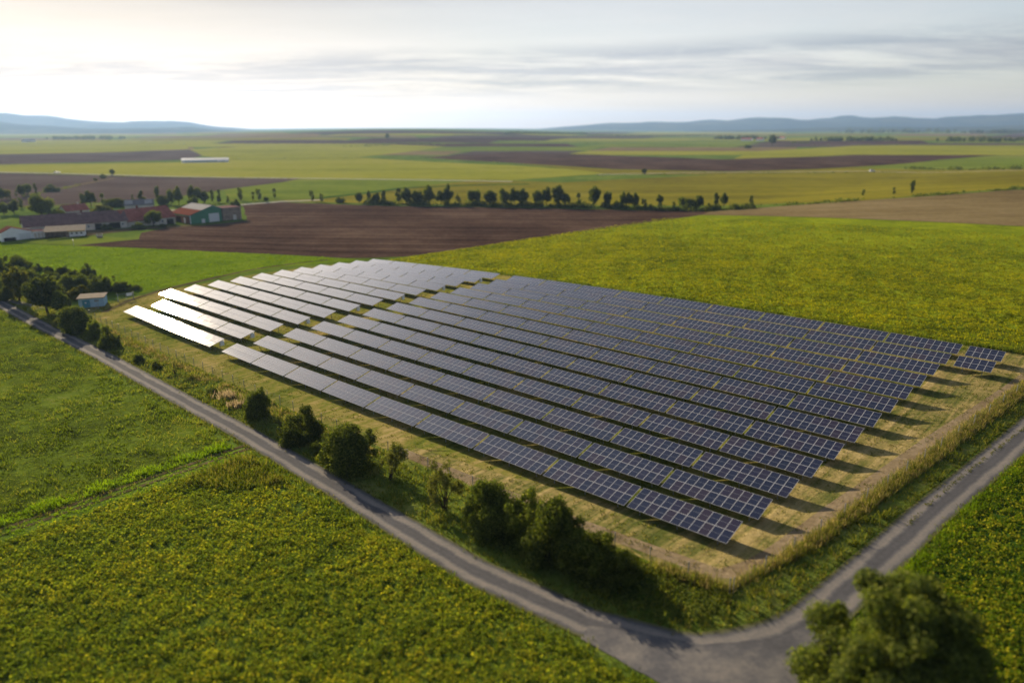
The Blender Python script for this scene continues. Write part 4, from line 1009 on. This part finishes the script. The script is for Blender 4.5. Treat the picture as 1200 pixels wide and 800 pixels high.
for px, by, w, h, key, lab in (
    (98, 242, 8, 14, 'slim0', 'left hand dark tree of the clump behind the long barn'),
    (107, 242.5, 13, 17, 'tree1', 'larger dark tree of the clump behind the long barn'),
    (121, 241, 7, 13, 'lslim0', 'slender pale tree between the barn clump and the wide bush'),
    (136, 242, 24, 10, 'bush2', 'wide dark low bush behind the long barn'),
    (119, 249, 22, 9, 'ybush0', 'yellow green low tree in front of the small rear roof'),
    (49, 256, 27, 25, 'ltree0', 'big round light green tree above the left end of the barn roof'),
    (67, 256, 18, 12, 'lbush0', 'rounded bush at the foot of the big round green tree'),
    (40, 238, 7, 8, 'ltree1', 'small round tree above the big round green tree'),
    (25, 244, 8, 11, 'lslim2', 'small slender tree left of the big round green tree'),
    (5, 252, 13, 14, 'ltree2', 'left orchard tree of the pair at the picture edge'),
    (17, 251, 14, 15, 'ltree0', 'right orchard tree of the pair near the left picture edge'),
    (2, 235, 10, 14, 'tree2', 'dark tree cut by the left picture edge along the field hedge'),
    (8, 234, 8, 12, 'ytree1', 'yellowish tree at the left end of the field hedge'),
    (12.5, 233, 5, 9, 'slim1', 'thin dark tree right of the yellowish hedge tree'),
    (19.5, 230, 5, 7, 'lslim0', 'small tree fourth along the field hedge'),
    (26, 231, 9, 14, 'tree0', 'dark tree of the pair in the field hedge'),
    (33, 229, 11, 13, 'ltree1', 'lighter tree of the pair in the field hedge'),
    (42.5, 227, 6, 10, 'slim2', 'narrow dark tree between hedge pair and wide hedge bush'),
    (61, 225, 15, 9, 'bush1', 'wide dark bush at the right end of the field hedge'),
    (132, 206, 6, 7, 'tree2', 'small dark tree beside the far straight road'),
    (121, 209, 7, 5, 'ybush1', 'small yellowish bush by the field path near the far road'),
    (112, 212, 4, 3.5, 'ybush0', 'tiny bush on the field path'),
    (76, 243, 5, 3, 'lbush1', 'tiny bush on the farm track behind the barn'),
    (156, 238, 6, 9, 'cone0', 'small conical tree left of the big conical farm tree'),
    (167, 239, 14, 15, 'cone1', 'big dark conical tree behind the pale farm roof'),
    (185.5, 238, 8, 18, 'slim0', 'tall narrow dark tree behind the red roofed house'),
    (191, 240, 11, 13, 'bush0', 'dark bushy tree at the foot of the tall narrow one'),
    (201, 240, 11, 17, 'ltree2', 'light leafy tree right of the tall narrow dark tree'),
    (210, 240, 10, 19, 'ltree0', 'tall leafy tree behind the left end of the green shed'),
    (225, 238, 10, 19, 'tree1', 'dark tall tree behind the white roof of the shed'),
    (232, 238, 10, 18, 'ltree1', 'light tall tree right of the dark one behind the shed'),
    (226, 241, 11, 13, 'lbush2', 'pale bush below the tall pair behind the shed'),
    (240, 238.5, 12, 13, 'tree2', 'dark rounded tree behind the shed gable'),
    (249, 237, 6, 13, 'slim1', 'slim tree just right of the rounded one behind the shed'),
    (257.5, 238, 9, 14, 'cone0', 'dark conical tree behind the wooden barn'),
    (267.5, 238, 5, 8, 'cone1', 'small dark conifer right of the wooden barn'),
    (275.5, 241, 9, 8, 'bush1', 'round dark bush on the road bend right of the barn'),
    (282, 235.5, 9, 14, 'lslim2', 'pale green tree beside the road bend'),
    (297, 235.5, 6, 10, 'lslim0', 'small pale tree at the start of the field road'),
    (304, 235, 8, 14, 'lslim1', 'leafy tree right of the small pale tree on the field road'),
    (312, 235, 6, 5, 'lbush0', 'little bush at the field road'),
    (180, 265, 20, 18, 'ltree1', 'round tree in front of the red roofed house'),
    (162, 268, 14, 8, 'lbush1', 'low bush left of the round tree by the red roofed house'),
    (125, 269, 10, 8, 'bush0', 'dark shrub against the long barn wall'),
    (190, 266, 8, 4, 'bush2', 'low dark bush right of the round house tree')):
    plant('farm_tree', px, by, w * 1.2, h * 1.05, key, lab, 'tree' if 'tree' in lab or 'conifer' in lab else 'bush', 'trees and bushes round the farm')

# distant woods: each reads as one mass
def wood(px0, px1, by, hpx, depth, seed, per):
    rs = np.random.RandomState(seed); V = []
    (x0, y0), (x1, y1) = at(px0, by), at(px1, by)
    s = pxm(0, 0, x0, y0); hh = hpx * s
    L = math.hypot(x1 - x0, y1 - y0); k = int(L * per / hh) + 3
    t = rs.rand(k); r = rs.rand(k) * depth
    cx = x0 + t * (x1 - x0); cy = y0 + t * (y1 - y0) + r; h = hh * rs.uniform(0.6, 1.15, k) * np.clip(np.minimum(t, 1 - t) * 8 + 0.45, 0, 1)
    q = 90
    d = rs.randn(k * q, 3); d /= np.linalg.norm(d, axis=1)[:, None]
    H = np.repeat(h, q)[:, None]
    c = np.stack([np.repeat(cx, q), np.repeat(cy, q), np.repeat(gz(cx, cy), q)], 1) + np.array([0, 0, 0.5]) * H + d * H * np.array([0.5, 0.5, 0.5]) * (rs.rand(k * q, 1) ** 0.4)
    v = leaf_quads(c, d, hh * 0.16, rs)
    o = link('wood', np_mesh('wood', v, np.arange(len(v)).reshape(-1, 4), M['leaf_dark'])); tag(o, kind='stuff')
for a in ((590, 690, 157.5, 3, 120, 1, 2), (840, 925, 163.5, 5, 80, 2, 2.5), (955, 1062, 165.5, 5, 60, 3, 3), (1116, 1200, 166.5, 6, 80, 4, 2), (1200, 1420, 166, 6, 80, 6, 2), (690, 840, 159.5, 2.2, 100, 5, 2),
          (50, 132, 163.5, 4, 120, 7, 2.5), (1000, 1140, 156, 4.5, 300, 8, 2.5), (1160, 1300, 157, 5, 300, 9, 2.5), (930, 955, 168, 2, 40, 10, 2)):
    wood(*a)
# ------------------------------------------------------------------ buildings
M['tile_dark'] = solid_mat('dark_roof_tiles', (0.20, 0.125, 0.12), 0.85, var=0.45, scale=0.6, stripe=(1, 3.0, 0.25))
M['tile_red'] = solid_mat('red_roof_tiles', (0.36, 0.13, 0.10), 0.85, var=0.4, scale=0.6, stripe=(1, 3.0, 0.25))
M['sheet_white'] = solid_mat('white_sheet_roof', (0.36, 0.35, 0.34), 0.6, var=0.15, scale=0.4, stripe=(1, 1.0, 0.15))
M['sheet_red'] = solid_mat('rusty_sheet_roof', (0.17, 0.062, 0.04), 0.8, var=0.3, scale=0.6, stripe=(1, 1.0, 0.2))
M['sheet_beige'] = solid_mat('beige_roof_felt', (0.30, 0.26, 0.21), 0.85, var=0.25, scale=1.0)
M['sheet_grey'] = solid_mat('grey_sheet_roof', (0.17, 0.165, 0.17), 0.8, var=0.25, scale=0.6)
M['green_wall'] = solid_mat('green_cladding', (0.08, 0.23, 0.15), 0.6, var=0.2, scale=0.5, stripe=(0, 2.0, 0.3))
M['plaster'] = solid_mat('pale_plaster', (0.56, 0.53, 0.49), 0.9, var=0.3, scale=0.7)
M['white_wall'] = solid_mat('whitewashed_wall', (0.76, 0.78, 0.82), 0.8, var=0.15, scale=0.7)
M['brick_wall'] = solid_mat('brown_brick', (0.16, 0.085, 0.06), 0.9, var=0.35, scale=1.2)
M['wood_wall'] = solid_mat('weathered_boards', (0.30, 0.24, 0.20), 0.9, var=0.55, scale=0.9, stripe=(0, 1.2, 0.45))
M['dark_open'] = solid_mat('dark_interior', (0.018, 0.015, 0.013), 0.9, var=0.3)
M['door_white'] = solid_mat('white_door', (0.60, 0.63, 0.66), 0.6, var=0.12, stripe=(0, 1.5, 0.15))
M['window'] = solid_mat('window_glass', (0.05, 0.07, 0.10), 0.12, var=0.2)
M['hut_wall'] = solid_mat('pale_blue_render', (0.36, 0.54, 0.70), 0.85, var=0.18, scale=1.0)
M['hut_door'] = solid_mat('blue_steel_door', (0.10, 0.30, 0.42), 0.6, var=0.15)
M['fascia'] = solid_mat('yellow_timber_fascia', (0.36, 0.22, 0.05), 0.7, var=0.2)
def building(name, label, A, B, side, prof, length, wall, roofs, over=0.35, th=0.18, group=None, zoff=0.0):
    """profile (x, z) from A towards B, extruded along local y; side=+1: away from the camera behind A-B.
    roofs: one material per upper segment of the profile"""
    ax = Vector((B[0] - A[0], B[1] - A[1], 0)); L = ax.length; ang = math.atan2(ax.y, ax.x)
    z = min(facet(*A), facet(*B)) + zoff
    e = empty(name, (A[0], A[1], z), ang); tag(e, label, 'building', group)
    b = MB(); pr = [(prof[0][0], -0.6)] + list(prof) + [(prof[-1][0], -0.6)]
    f = [(x, 0, zz) for x, zz in pr]; k = [(x, length, zz) for x, zz in pr]
    b.poly(f, wall); b.poly(k[::-1], wall)
    for i in range(len(pr)):
        j = (i + 1) % len(pr); b.poly([f[i], k[i], k[j], f[j]], wall)
    b.build('wall', e)
    rf = MB()
    for i in range(len(prof) - 1):
        (x0, z0), (x1, z1) = prof[i], prof[i + 1]; d = math.hypot(x1 - x0, z1 - z0); ux, uz = (x1 - x0) / d, (z1 - z0) / d
        o0 = over if i == 0 else 0.0; o1 = over if i == len(prof) - 2 else 0.0
        P0 = (x0 - ux * o0, z0 - uz * o0 + th + 0.01); P1 = (x1 + ux * o1, z1 + uz * o1 + th + 0.01)
        m = roofs[i] if isinstance(roofs, (list, tuple)) else roofs
        rf.slab([(P0[0], -over, P0[1]), (P1[0], -over, P1[1]), (P1[0], length + over, P1[1]), (P0[0], length + over, P0[1])], th, m)
    r = rf.build('roof', e)
    return e, r
def bx(parent, name, c, s, mat, label=None):
    b = MB(); b.box((0, 0, 0), s, mat); o = b.build(name, parent); o.location = c
    if label: o['label'] = label
    return o
def window(parent, c, s, axis='y'):
    w = bx(parent, 'window', c, s, M['white_wall'])
    t = (s[0] - 0.2, 0.06, s[2] - 0.2) if axis == 'y' else (0.06, s[1] - 0.2, s[2] - 0.2)
    p = bx(w, 'pane', (0, -s[1] / 2, 0) if axis == 'y' else (s[0] / 2, 0, 0), t, M['window'])
    return w
def dirn(A, B, d):
    """point d metres from A, perpendicular to A-B, away from the camera"""
    x, y = B[0] - A[0], B[1] - A[1]; L = math.hypot(x, y)
    return (A[0] - y / L * d, A[1] + x / L * d)

# long barn: eaves towards the camera, so its gable profile runs away from it
A, B = at(31, 276.5), at(150, 266.5)
L = math.hypot(B[0] - A[0], B[1] - A[1]); Bk = dirn(B, (2*B[0]-A[0], 2*B[1]-A[1]), 14)
barn, rf = building('barn', 'long low barn with dark tiled roof and pale walls beside the farmyard', B, Bk, 1, [(0, 3.2), (7, 7.0), (14, 3.2)], L, M['plaster'], M['tile_dark'], 0.6)
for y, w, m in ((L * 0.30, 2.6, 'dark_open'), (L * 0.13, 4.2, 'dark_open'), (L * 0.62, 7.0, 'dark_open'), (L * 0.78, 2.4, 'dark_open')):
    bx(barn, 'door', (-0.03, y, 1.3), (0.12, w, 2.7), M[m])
for y in (L * 0.05, L * 0.22, L * 0.40, L * 0.88):
    window(barn, (-0.05, y, 1.7), (0.12, 1.0, 1.0), 'x').rotation_euler = (0, 0, math.pi)
bx(rf, 'chimney', (7.8, L * 0.42, 7.3), (0.8, 0.8, 1.6), M['brick_wall'])
bx(rf, 'skylight', (5.5, L * 0.45, 6.62), (1.1, 1.3, 0.2), M['sheet_white'])
# red roofed house
A, B = at(150.4, 266.3), at(206, 262.2)
L = math.hypot(B[0] - A[0], B[1] - A[1]); Bk = dirn(B, (2*B[0]-A[0], 2*B[1]-A[1]), 12)
hs, rf = building('farmhouse', 'red roofed farm building joined to the right end of the long barn', B, Bk, 1, [(0, 3.4), (6, 8.0), (12, 3.4)], L - 0.1, M['plaster'], M['tile_red'], 0.5)
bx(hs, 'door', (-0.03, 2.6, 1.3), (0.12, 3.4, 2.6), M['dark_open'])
for y in (6.5, 10.5, 17.0):
    window(hs, (-0.05, y, 1.8), (0.12, 1.1, 1.3), 'x').rotation_euler = (0, 0, math.pi)
bx(rf, 'chimney', (6.4, L * 0.6, 8.4), (0.7, 0.7, 1.5), M['brick_wall'])
# green shed
A, B = at(223.5, 262.6), at(260.5, 258.8)
L = math.hypot(B[0] - A[0], B[1] - A[1])
sh, rf = building('machine_shed', 'green clad machine shed with white and rust coloured roof and white gate', A, B, 1, [(0, 3.9), (L * .36, 5.75), (L * .72, 7.6), (L, 6.1)], 19, M['green_wall'], [M['sheet_red'], M['sheet_white'], M['sheet_white']], 0.3)
bx(sh, 'gate', (L * 0.75, -0.06, 2.0), (L * 0.33, 0.14, 4.0), M['door_white'])
bx(sh, 'gate', (L * 0.40, -0.06, 0.9), (L * 0.1, 0.14, 1.8), M['door_white'])
bx(sh, 'side_wall', (-0.06, 9.5, 1.65), (0.14, 18.4, 3.3), M['brick_wall'])
bx(sh, 'door', (-0.14, 5, 1.3), (0.12, 1.3, 2.4), M['door_white'])
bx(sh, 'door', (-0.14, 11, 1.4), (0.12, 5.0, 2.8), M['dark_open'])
bx(sh, 'corner_post', (0.05, -0.1, 1.9), (0.25, 0.15, 3.8), M['white_wall'])
# weathered wooden barn
A, B = at(262, 258.8), at(283.5, 256.6)
L = math.hypot(B[0] - A[0], B[1] - A[1])
wb, rf = building('wooden_barn', 'weathered grey brown boarded barn at the right end of the farm', A, B, 1, [(0, 6.0), (L, 6.0)], 9, M['wood_wall'], M['tile_dark'], 0.1, 0.1)
bx(wb, 'door', (L * 0.62, -0.05, 1.2), (1.6, 0.1, 2.4), M['plaster'])
# white gabled shed at the left edge
A, B = at(2.5, 283.5), at(39, 279)
L = math.hypot(B[0] - A[0], B[1] - A[1])
M['tile_deep'] = solid_mat('deep_red_roof_tiles', (0.13, 0.05, 0.04), 0.85, var=0.4, scale=0.6, stripe=(1, 3.0, 0.25))
ws, rf = building('white_shed', 'white gabled shed with red roof at the left edge of the farm', A, B, 1, [(0, 3.3), (L * .36, 5.2), (L, 3.2)], 7, M['white_wall'], M['tile_deep'], 0.1, 0.1)
bx(ws, 'gate', (L * 0.74, -0.06, 1.35), (L * 0.36, 0.14, 2.7), M['door_white'])
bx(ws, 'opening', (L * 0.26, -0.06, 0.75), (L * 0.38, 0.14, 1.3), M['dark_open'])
# pale low annex between the shed and the barn
A, B = at(39.5, 279.5), at(53, 278)
L = math.hypot(B[0] - A[0], B[1] - A[1])
an, rf = building('low_annex', 'low white annex between the white shed and open lean-to', A, B, 1, [(0, 2.7), (L, 2.7)], 8, M['white_wall'], M['tile_dark'], 0.2, 0.12)
for i in range(3): bx(an, 'door', (L * (0.2 + 0.3 * i), -0.05, 1.1), (0.9, 0.1, 2.1), M['plaster'])
# open lean-to with a white end
A, B = at(54, 279.8), at(100, 276.3)
L = math.hypot(B[0] - A[0], B[1] - A[1])
e = empty('lean_to', (A[0], A[1], min(facet(*A), facet(*B))), math.atan2(B[1] - A[1], B[0] - A[0]))
tag(e, 'open fronted lean-to with white end wall and three small windows', 'building')
b = MB(); b.box((L * 0.80, 3.0, 1.1), (L * 0.4, 6.0, 3.2), M['white_wall']); b.build('wall', e)
b = MB(); b.box((L * 0.30, 6.1, 1.3), (L * 0.58, 0.2, 3.4), M['wood_wall']); b.box((0.1, 3.2, 1.2), (0.15, 5.6, 3.2), M['wood_wall']); b.build('rear_wall', e)
b = MB(); b.slab([(-0.4, -1.2, 2.75), (L + 0.4, -1.2, 2.75), (L + 0.4, 7.0, 4.1), (-0.4, 7.0, 4.1)], 0.16, M['sheet_beige']); r = b.build('roof', e)
bx(r, 'fascia', (L * 0.79, -1.27, 2.58), (L * 0.45, 0.08, 0.34), M['fascia'])
for i in range(3): window(e, (L * (0.67 + 0.12 * i), -0.05, 1.6), (0.9, 0.12, 0.9))
bx(e, 'door', (L * 0.56, 0.35, 1.2), (1.5, 0.1, 2.4), M['wood_wall'])
for x in (0.02, 0.2, 0.40): bx(e, 'post', (L * x + 0.1, -0.4, 1.2), (0.16, 0.16, 3.0), M['wood_wall'])
# buildings behind the barn
A, B = at(147, 247), at(181, 245.5)
L = math.hypot(B[0] - A[0], B[1] - A[1]); Bk = dirn(B, (2*B[0]-A[0], 2*B[1]-A[1]), 12)
rb, rf = building('rear_shed', 'pale roofed shed peeping over the ridge of the red roofed building', B, Bk, 1, [(0, 2.6), (6, 5.0), (12, 2.6)], L, M['plaster'], M['sheet_grey'], 0.4)
for y in (L * .18, L * .85): bx(rf, 'roof_panel', (3.0, y, 4.05), (4.6, L * .26, 0.14), M['sheet_white']).rotation_euler = (0, -math.atan(0.4), 0)
A, B = at(79, 254), at(106, 252)
L = math.hypot(B[0] - A[0], B[1] - A[1]); Bk = dirn(B, (2*B[0]-A[0], 2*B[1]-A[1]), 9)
rb2, rf = building('rear_house', 'small red roof showing behind the long barn ridge', B, Bk, 1, [(0, 2.8), (4.5, 5.4), (9, 2.8)], L, M['plaster'], M['tile_red'], 0.3)
bx(rf, 'chimney', (4.5, L * 0.3, 5.9), (0.6, 0.6, 1.2), M['plaster'])
# far buildings
A, B = at(213, 191), at(268, 190)
L = math.hypot(B[0] - A[0], B[1] - A[1]); Bk = dirn(B, (2*B[0]-A[0], 2*B[1]-A[1]), 16)
fb, rf = building('livestock_barn', 'long pale livestock barn far out in the yellow field', B, Bk, 1, [(0, 3.0), (8, 5.2), (16, 3.0)], L, M['white_wall'], M['steel'], 0.5)
bx(fb, 'side_opening', (-0.08, L * 0.6, 1.9), (0.14, L * 0.7, 1.1), M['hut_door'])
bx(fb, 'gate', (-0.08, L * 0.12, 1.4), (0.14, 5, 2.8), M['door_white'])
for i, (p0, p1, hh, lab) in enumerate((((29, 167), (42, 166.6), 7, 'white farmhouse far away at the foot of the left hills'), ((868, 165), (880, 165), 7, 'left white house of the distant village'), ((886, 165), (893, 165), 8, 'right white house of the distant village'), ((908, 163.5), (918, 163.5), 7, 'pale blue grey house beside the far dark clump tree'))):
    A, B = at(*p0), at(*p1); L = math.hypot(B[0] - A[0], B[1] - A[1]); Bk = dirn(B, (2*B[0]-A[0], 2*B[1]-A[1]), 12)
    building('far_house', lab, B, Bk, 1, [(0, hh * .6), (6, hh * 1.2), (12, hh * .6)], L, M['white_wall'], M['sheet_white' if i == 0 else 'tile_red'], 0.5)

# transformer hut
A, B = at(93, 361.5), at(122.5, 358.5)
L = math.hypot(B[0] - A[0], B[1] - A[1])
z = min(facet(*A), facet(*B))
h = empty('transformer_hut', (A[0], A[1], z), math.atan2(B[1] - A[1], B[0] - A[0])); tag(h, 'small pale blue hut with flat beige roof at the corner of the solar park', 'hut')
b = MB(); b.box((L / 2, 2.1, 1.05), (L, 4.2, 2.7), M['hut_wall']); b.build('wall', h)
b = MB(); b.slab([(-0.3, -0.35, 2.56), (L + 0.3, -0.35, 2.56), (L + 0.3, 4.5, 2.80), (-0.3, 4.5, 2.80)], 0.18, M['sheet_beige']); b.build('roof', h)
d = bx(h, 'door', (L * 0.30, -0.04, 1.0), (L * 0.30, 0.1, 2.0), M['hut_door']); bx(d, 'handle', (L * 0.1, -0.08, 0.0), (0.1, 0.06, 0.2), M['steel'])
bx(d, 'sign', (-0.1, -0.07, 0.35), (0.4, 0.03, 0.3), M['white_wall'])
bx(h, 'vent', (L * 0.72, -0.04, 1.7), (1.0, 0.08, 0.4), M['steel'])

# ------------------------------------------------------------------ fence, gate, small things
def mesh_wire_mat():
    m = new_mat('wire_mesh'); nt = m.node_tree
    n, l, math_, mix, ramp = NT(nt)
    uv = n('ShaderNodeUVMap'); sp = n('ShaderNodeSeparateXYZ'); l(uv.outputs[0], sp.inputs[0])
    def ln(o, k, w): return math_('GREATER_THAN', math_('FRACT', math_('MULTIPLY', o, k)), 1 - w)
    a = math_('MAXIMUM', ln(sp.outputs[0], 10, 0.06), ln(sp.outputs[1], 5, 0.06))
    p = n('ShaderNodeBsdfPrincipled', i_Roughness=0.5, i_Metallic=0.5); p.inputs['Base Color'].default_value = (0.35, 0.36, 0.36, 1)
    t = n('ShaderNodeBsdfTransparent'); ms = n('ShaderNodeMixShader'); l(a, ms.inputs[0]); l(t.outputs[0], ms.inputs[1]); l(p.outputs[0], ms.inputs[2])
    o = n('ShaderNodeOutputMaterial'); l(ms.outputs[0], o.inputs[0])
    return m
M['wire'] = mesh_wire_mat()
def fence(label, line, step, h):
    e = empty('fence', (*line[0], facet(*line[0]))); tag(e, label, 'fence', 'wire fences of the solar park')
    pm = MB(); pm.tube([(0, 0, -0.2), (0, 0, h + 0.06)], 0.05, M['steel'], 6); pm.box((0, 0, h + 0.07), (0.08, 0.08, 0.03), M['steel']); pm = pm.mesh('post')
    pts = []
    for a, b in zip(line[:-1], line[1:]):
        L = math.hypot(b[0]-a[0], b[1]-a[1]); k = max(1, round(L / step))
        pts += [(a[0] + (b[0]-a[0]) * i / k, a[1] + (b[1]-a[1]) * i / k) for i in range(k)]
    pts.append(line[-1])
    o0 = Vector((*line[0], facet(*line[0]))); V = []; Fc = []; UVs = []; s = 0
    for i, p in enumerate(pts):
        q = bpy.data.objects.new('post', pm); C.objects.link(q); q.parent = e; q.location = Vector((*p, facet(*p))) - o0
        if i: s += math.hypot(p[0]-pts[i-1][0], p[1]-pts[i-1][1])
        z = facet(*p); V += [(p[0]-o0.x, p[1]-o0.y, z+0.05-o0.z), (p[0]-o0.x, p[1]-o0.y, z+h-o0.z)]; UVs.append(s)
    for i in range(len(pts) - 1): Fc.append((2*i, 2*i+2, 2*i+3, 2*i+1))
    me = bpy.data.meshes.new('wire_mesh'); me.from_pydata(V, [], Fc); me.materials.append(M['wire'])
    u = me.uv_layers.new(name='UVMap'); dat = []
    for i in range(len(pts) - 1): dat += [UVs[i], 0, UVs[i+1], 0, UVs[i+1], h, UVs[i], h]
    u.data.foreach_set('uv', dat); me.update(); link('wire_mesh', me, e)
fence('low wire mesh fence on thin posts along the lane side of the solar park', U((-64, -4.5), (-61, -8.6), (13, -9.2), (60, -9.5), (106.9, -9.3)), 4.0, 1.5)
fence('low wire mesh fence on thin posts beside the dirt path at the side road', U((107.1, -9.0), (109.2, 10.9), (112.0, 35.7), (115.4, 61.7), (117.9, 82)), 5.3, 1.5)
# gate beside the hut
A, B = at(138.8, 354), at(157, 350.5)
L = math.hypot(B[0] - A[0], B[1] - A[1]); z = facet(*A)
gt = empty('park_gate', (A[0], A[1], z), math.atan2(B[1] - A[1], B[0] - A[0])); tag(gt, 'grey steel mesh gate with a white sign beside the pale blue hut', 'gate')
for x in (0, L): b = MB(); b.tube([(x, 0, -0.3), (x, 0, 2.2)], 0.07, M['steel'], 8); b.build('post', gt)
b = MB()
for a, c in (((0.1, 0, .25), (L - .1, 0, .25)), ((0.1, 0, 2.0), (L - .1, 0, 2.0)), ((0.1, 0, .25), (0.1, 0, 2.0)), ((L - .1, 0, .25), (L - .1, 0, 2.0)), ((L * .5, 0, .25), (L * .5, 0, 2.0))): b.tube([a, c], 0.045, M['steel'], 6)
for i in range(14): b.tube([(0.1 + (L - .2) * i / 14, 0, .25), (0.1 + (L - .2) * i / 14, 0, 2.0)], 0.016, M['steel'], 4)
b.build('gate_frame', gt)
bx(gt, 'sign', (L * 0.74, -0.07, 1.65), (L * 0.36, 0.03, 0.75), M['white_wall'])

# utility post and hay feeder on the farm grass
X, Y = at(86.5, 288.5); z = facet(X, Y)
e = empty('marker_post', (X, Y, z)); tag(e, 'thin grey post standing at the edge of the bright cereal field', 'post')
b = MB(); b.tube([(0, 0, -0.3), (0, 0, 2.4)], [0.10, 0.08], M['steel'], 8); b.build('shaft', e); bx(e, 'cap', (0, 0, 2.43), (0.24, 0.24, 0.07), M['steel'])
X, Y = at(117, 278.5); z = facet(X, Y)
e = empty('hay_feeder', (X, Y, z)); tag(e, 'round hay feeder ring on the farm grass in front of the barn', 'feeder')
b = MB()
for zz in (0.2, 0.9, 1.5): b.tube([(1.1 * math.cos(t), 1.1 * math.sin(t), zz) for t in np.linspace(0, 2 * math.pi, 21)], 0.06, M['steel'], 6)
for k in range(10): t = k * .6283; b.tube([(1.1 * math.cos(t), 1.1 * math.sin(t), 0), (1.1 * math.cos(t), 1.1 * math.sin(t), 1.5)], 0.05, M['steel'], 5)
b.build('ring', e)
b = MB(); b.tube([(0, 0, 0), (0, 0, 0.35), (0, 0, 0.9)], [0.95, 0.9, 0.5], M['sheet_beige'], 14); b.build('hay', e, True)

# cars on the far roads
M['car_paint'] = solid_mat('white_car_paint', (0.70, 0.72, 0.75), 0.3, var=0.03)
M['rubber'] = solid_mat('tyre_rubber', (0.02, 0.02, 0.02), 0.8)
def car(px, py, ang, label, scale=1.0):
    X, Y = at(px, py); e = empty('car', (X, Y, facet(X, Y) + 0.06), ang, (scale,) * 3); tag(e, label, 'car', 'cars on the far roads')
    b = MB(); pr = [(-2.1, .35), (-2.15, .8), (-1.9, .95), (-1.0, 1.0), (1.0, 1.0), (2.0, .88), (2.15, .6), (2.1, .35)]
    def ext(pr, w, m):
        f = [(x, -w, z) for x, z in pr]; k = [(x, w, z) for x, z in pr]; b.poly(f, m); b.poly(k[::-1], m)
        for i in range(len(pr)): j = (i + 1) % len(pr); b.poly([f[i], k[i], k[j], f[j]], m)
    ext(pr, .86, M['car_paint']); ext([(-1.5, 1.44), (-0.5, 1.50), (0.4, 1.44), (-1.45, 1.40)], .66, M['car_paint']); b.build('body', e)
    b = MB(); ext([(-1.9, 0.99), (-1.5, 1.42), (0.4, 1.42), (1.1, 0.99)], .72, M['window']); b.build('windows', e)
    for x in (-1.35, 1.35):
        for y in (-.8, .8): b = MB(); b.tube([(x, y - .1, .33), (x, y + .1, .33)], .33, M['rubber'], 12); b.build('wheel', e)
car(67, 203.2, R(8), 'white car driving on the straight far road at the left', 1.25)
car(1022, 201.2, R(2), 'pale blue grey car on the far road at the right', 1.3)
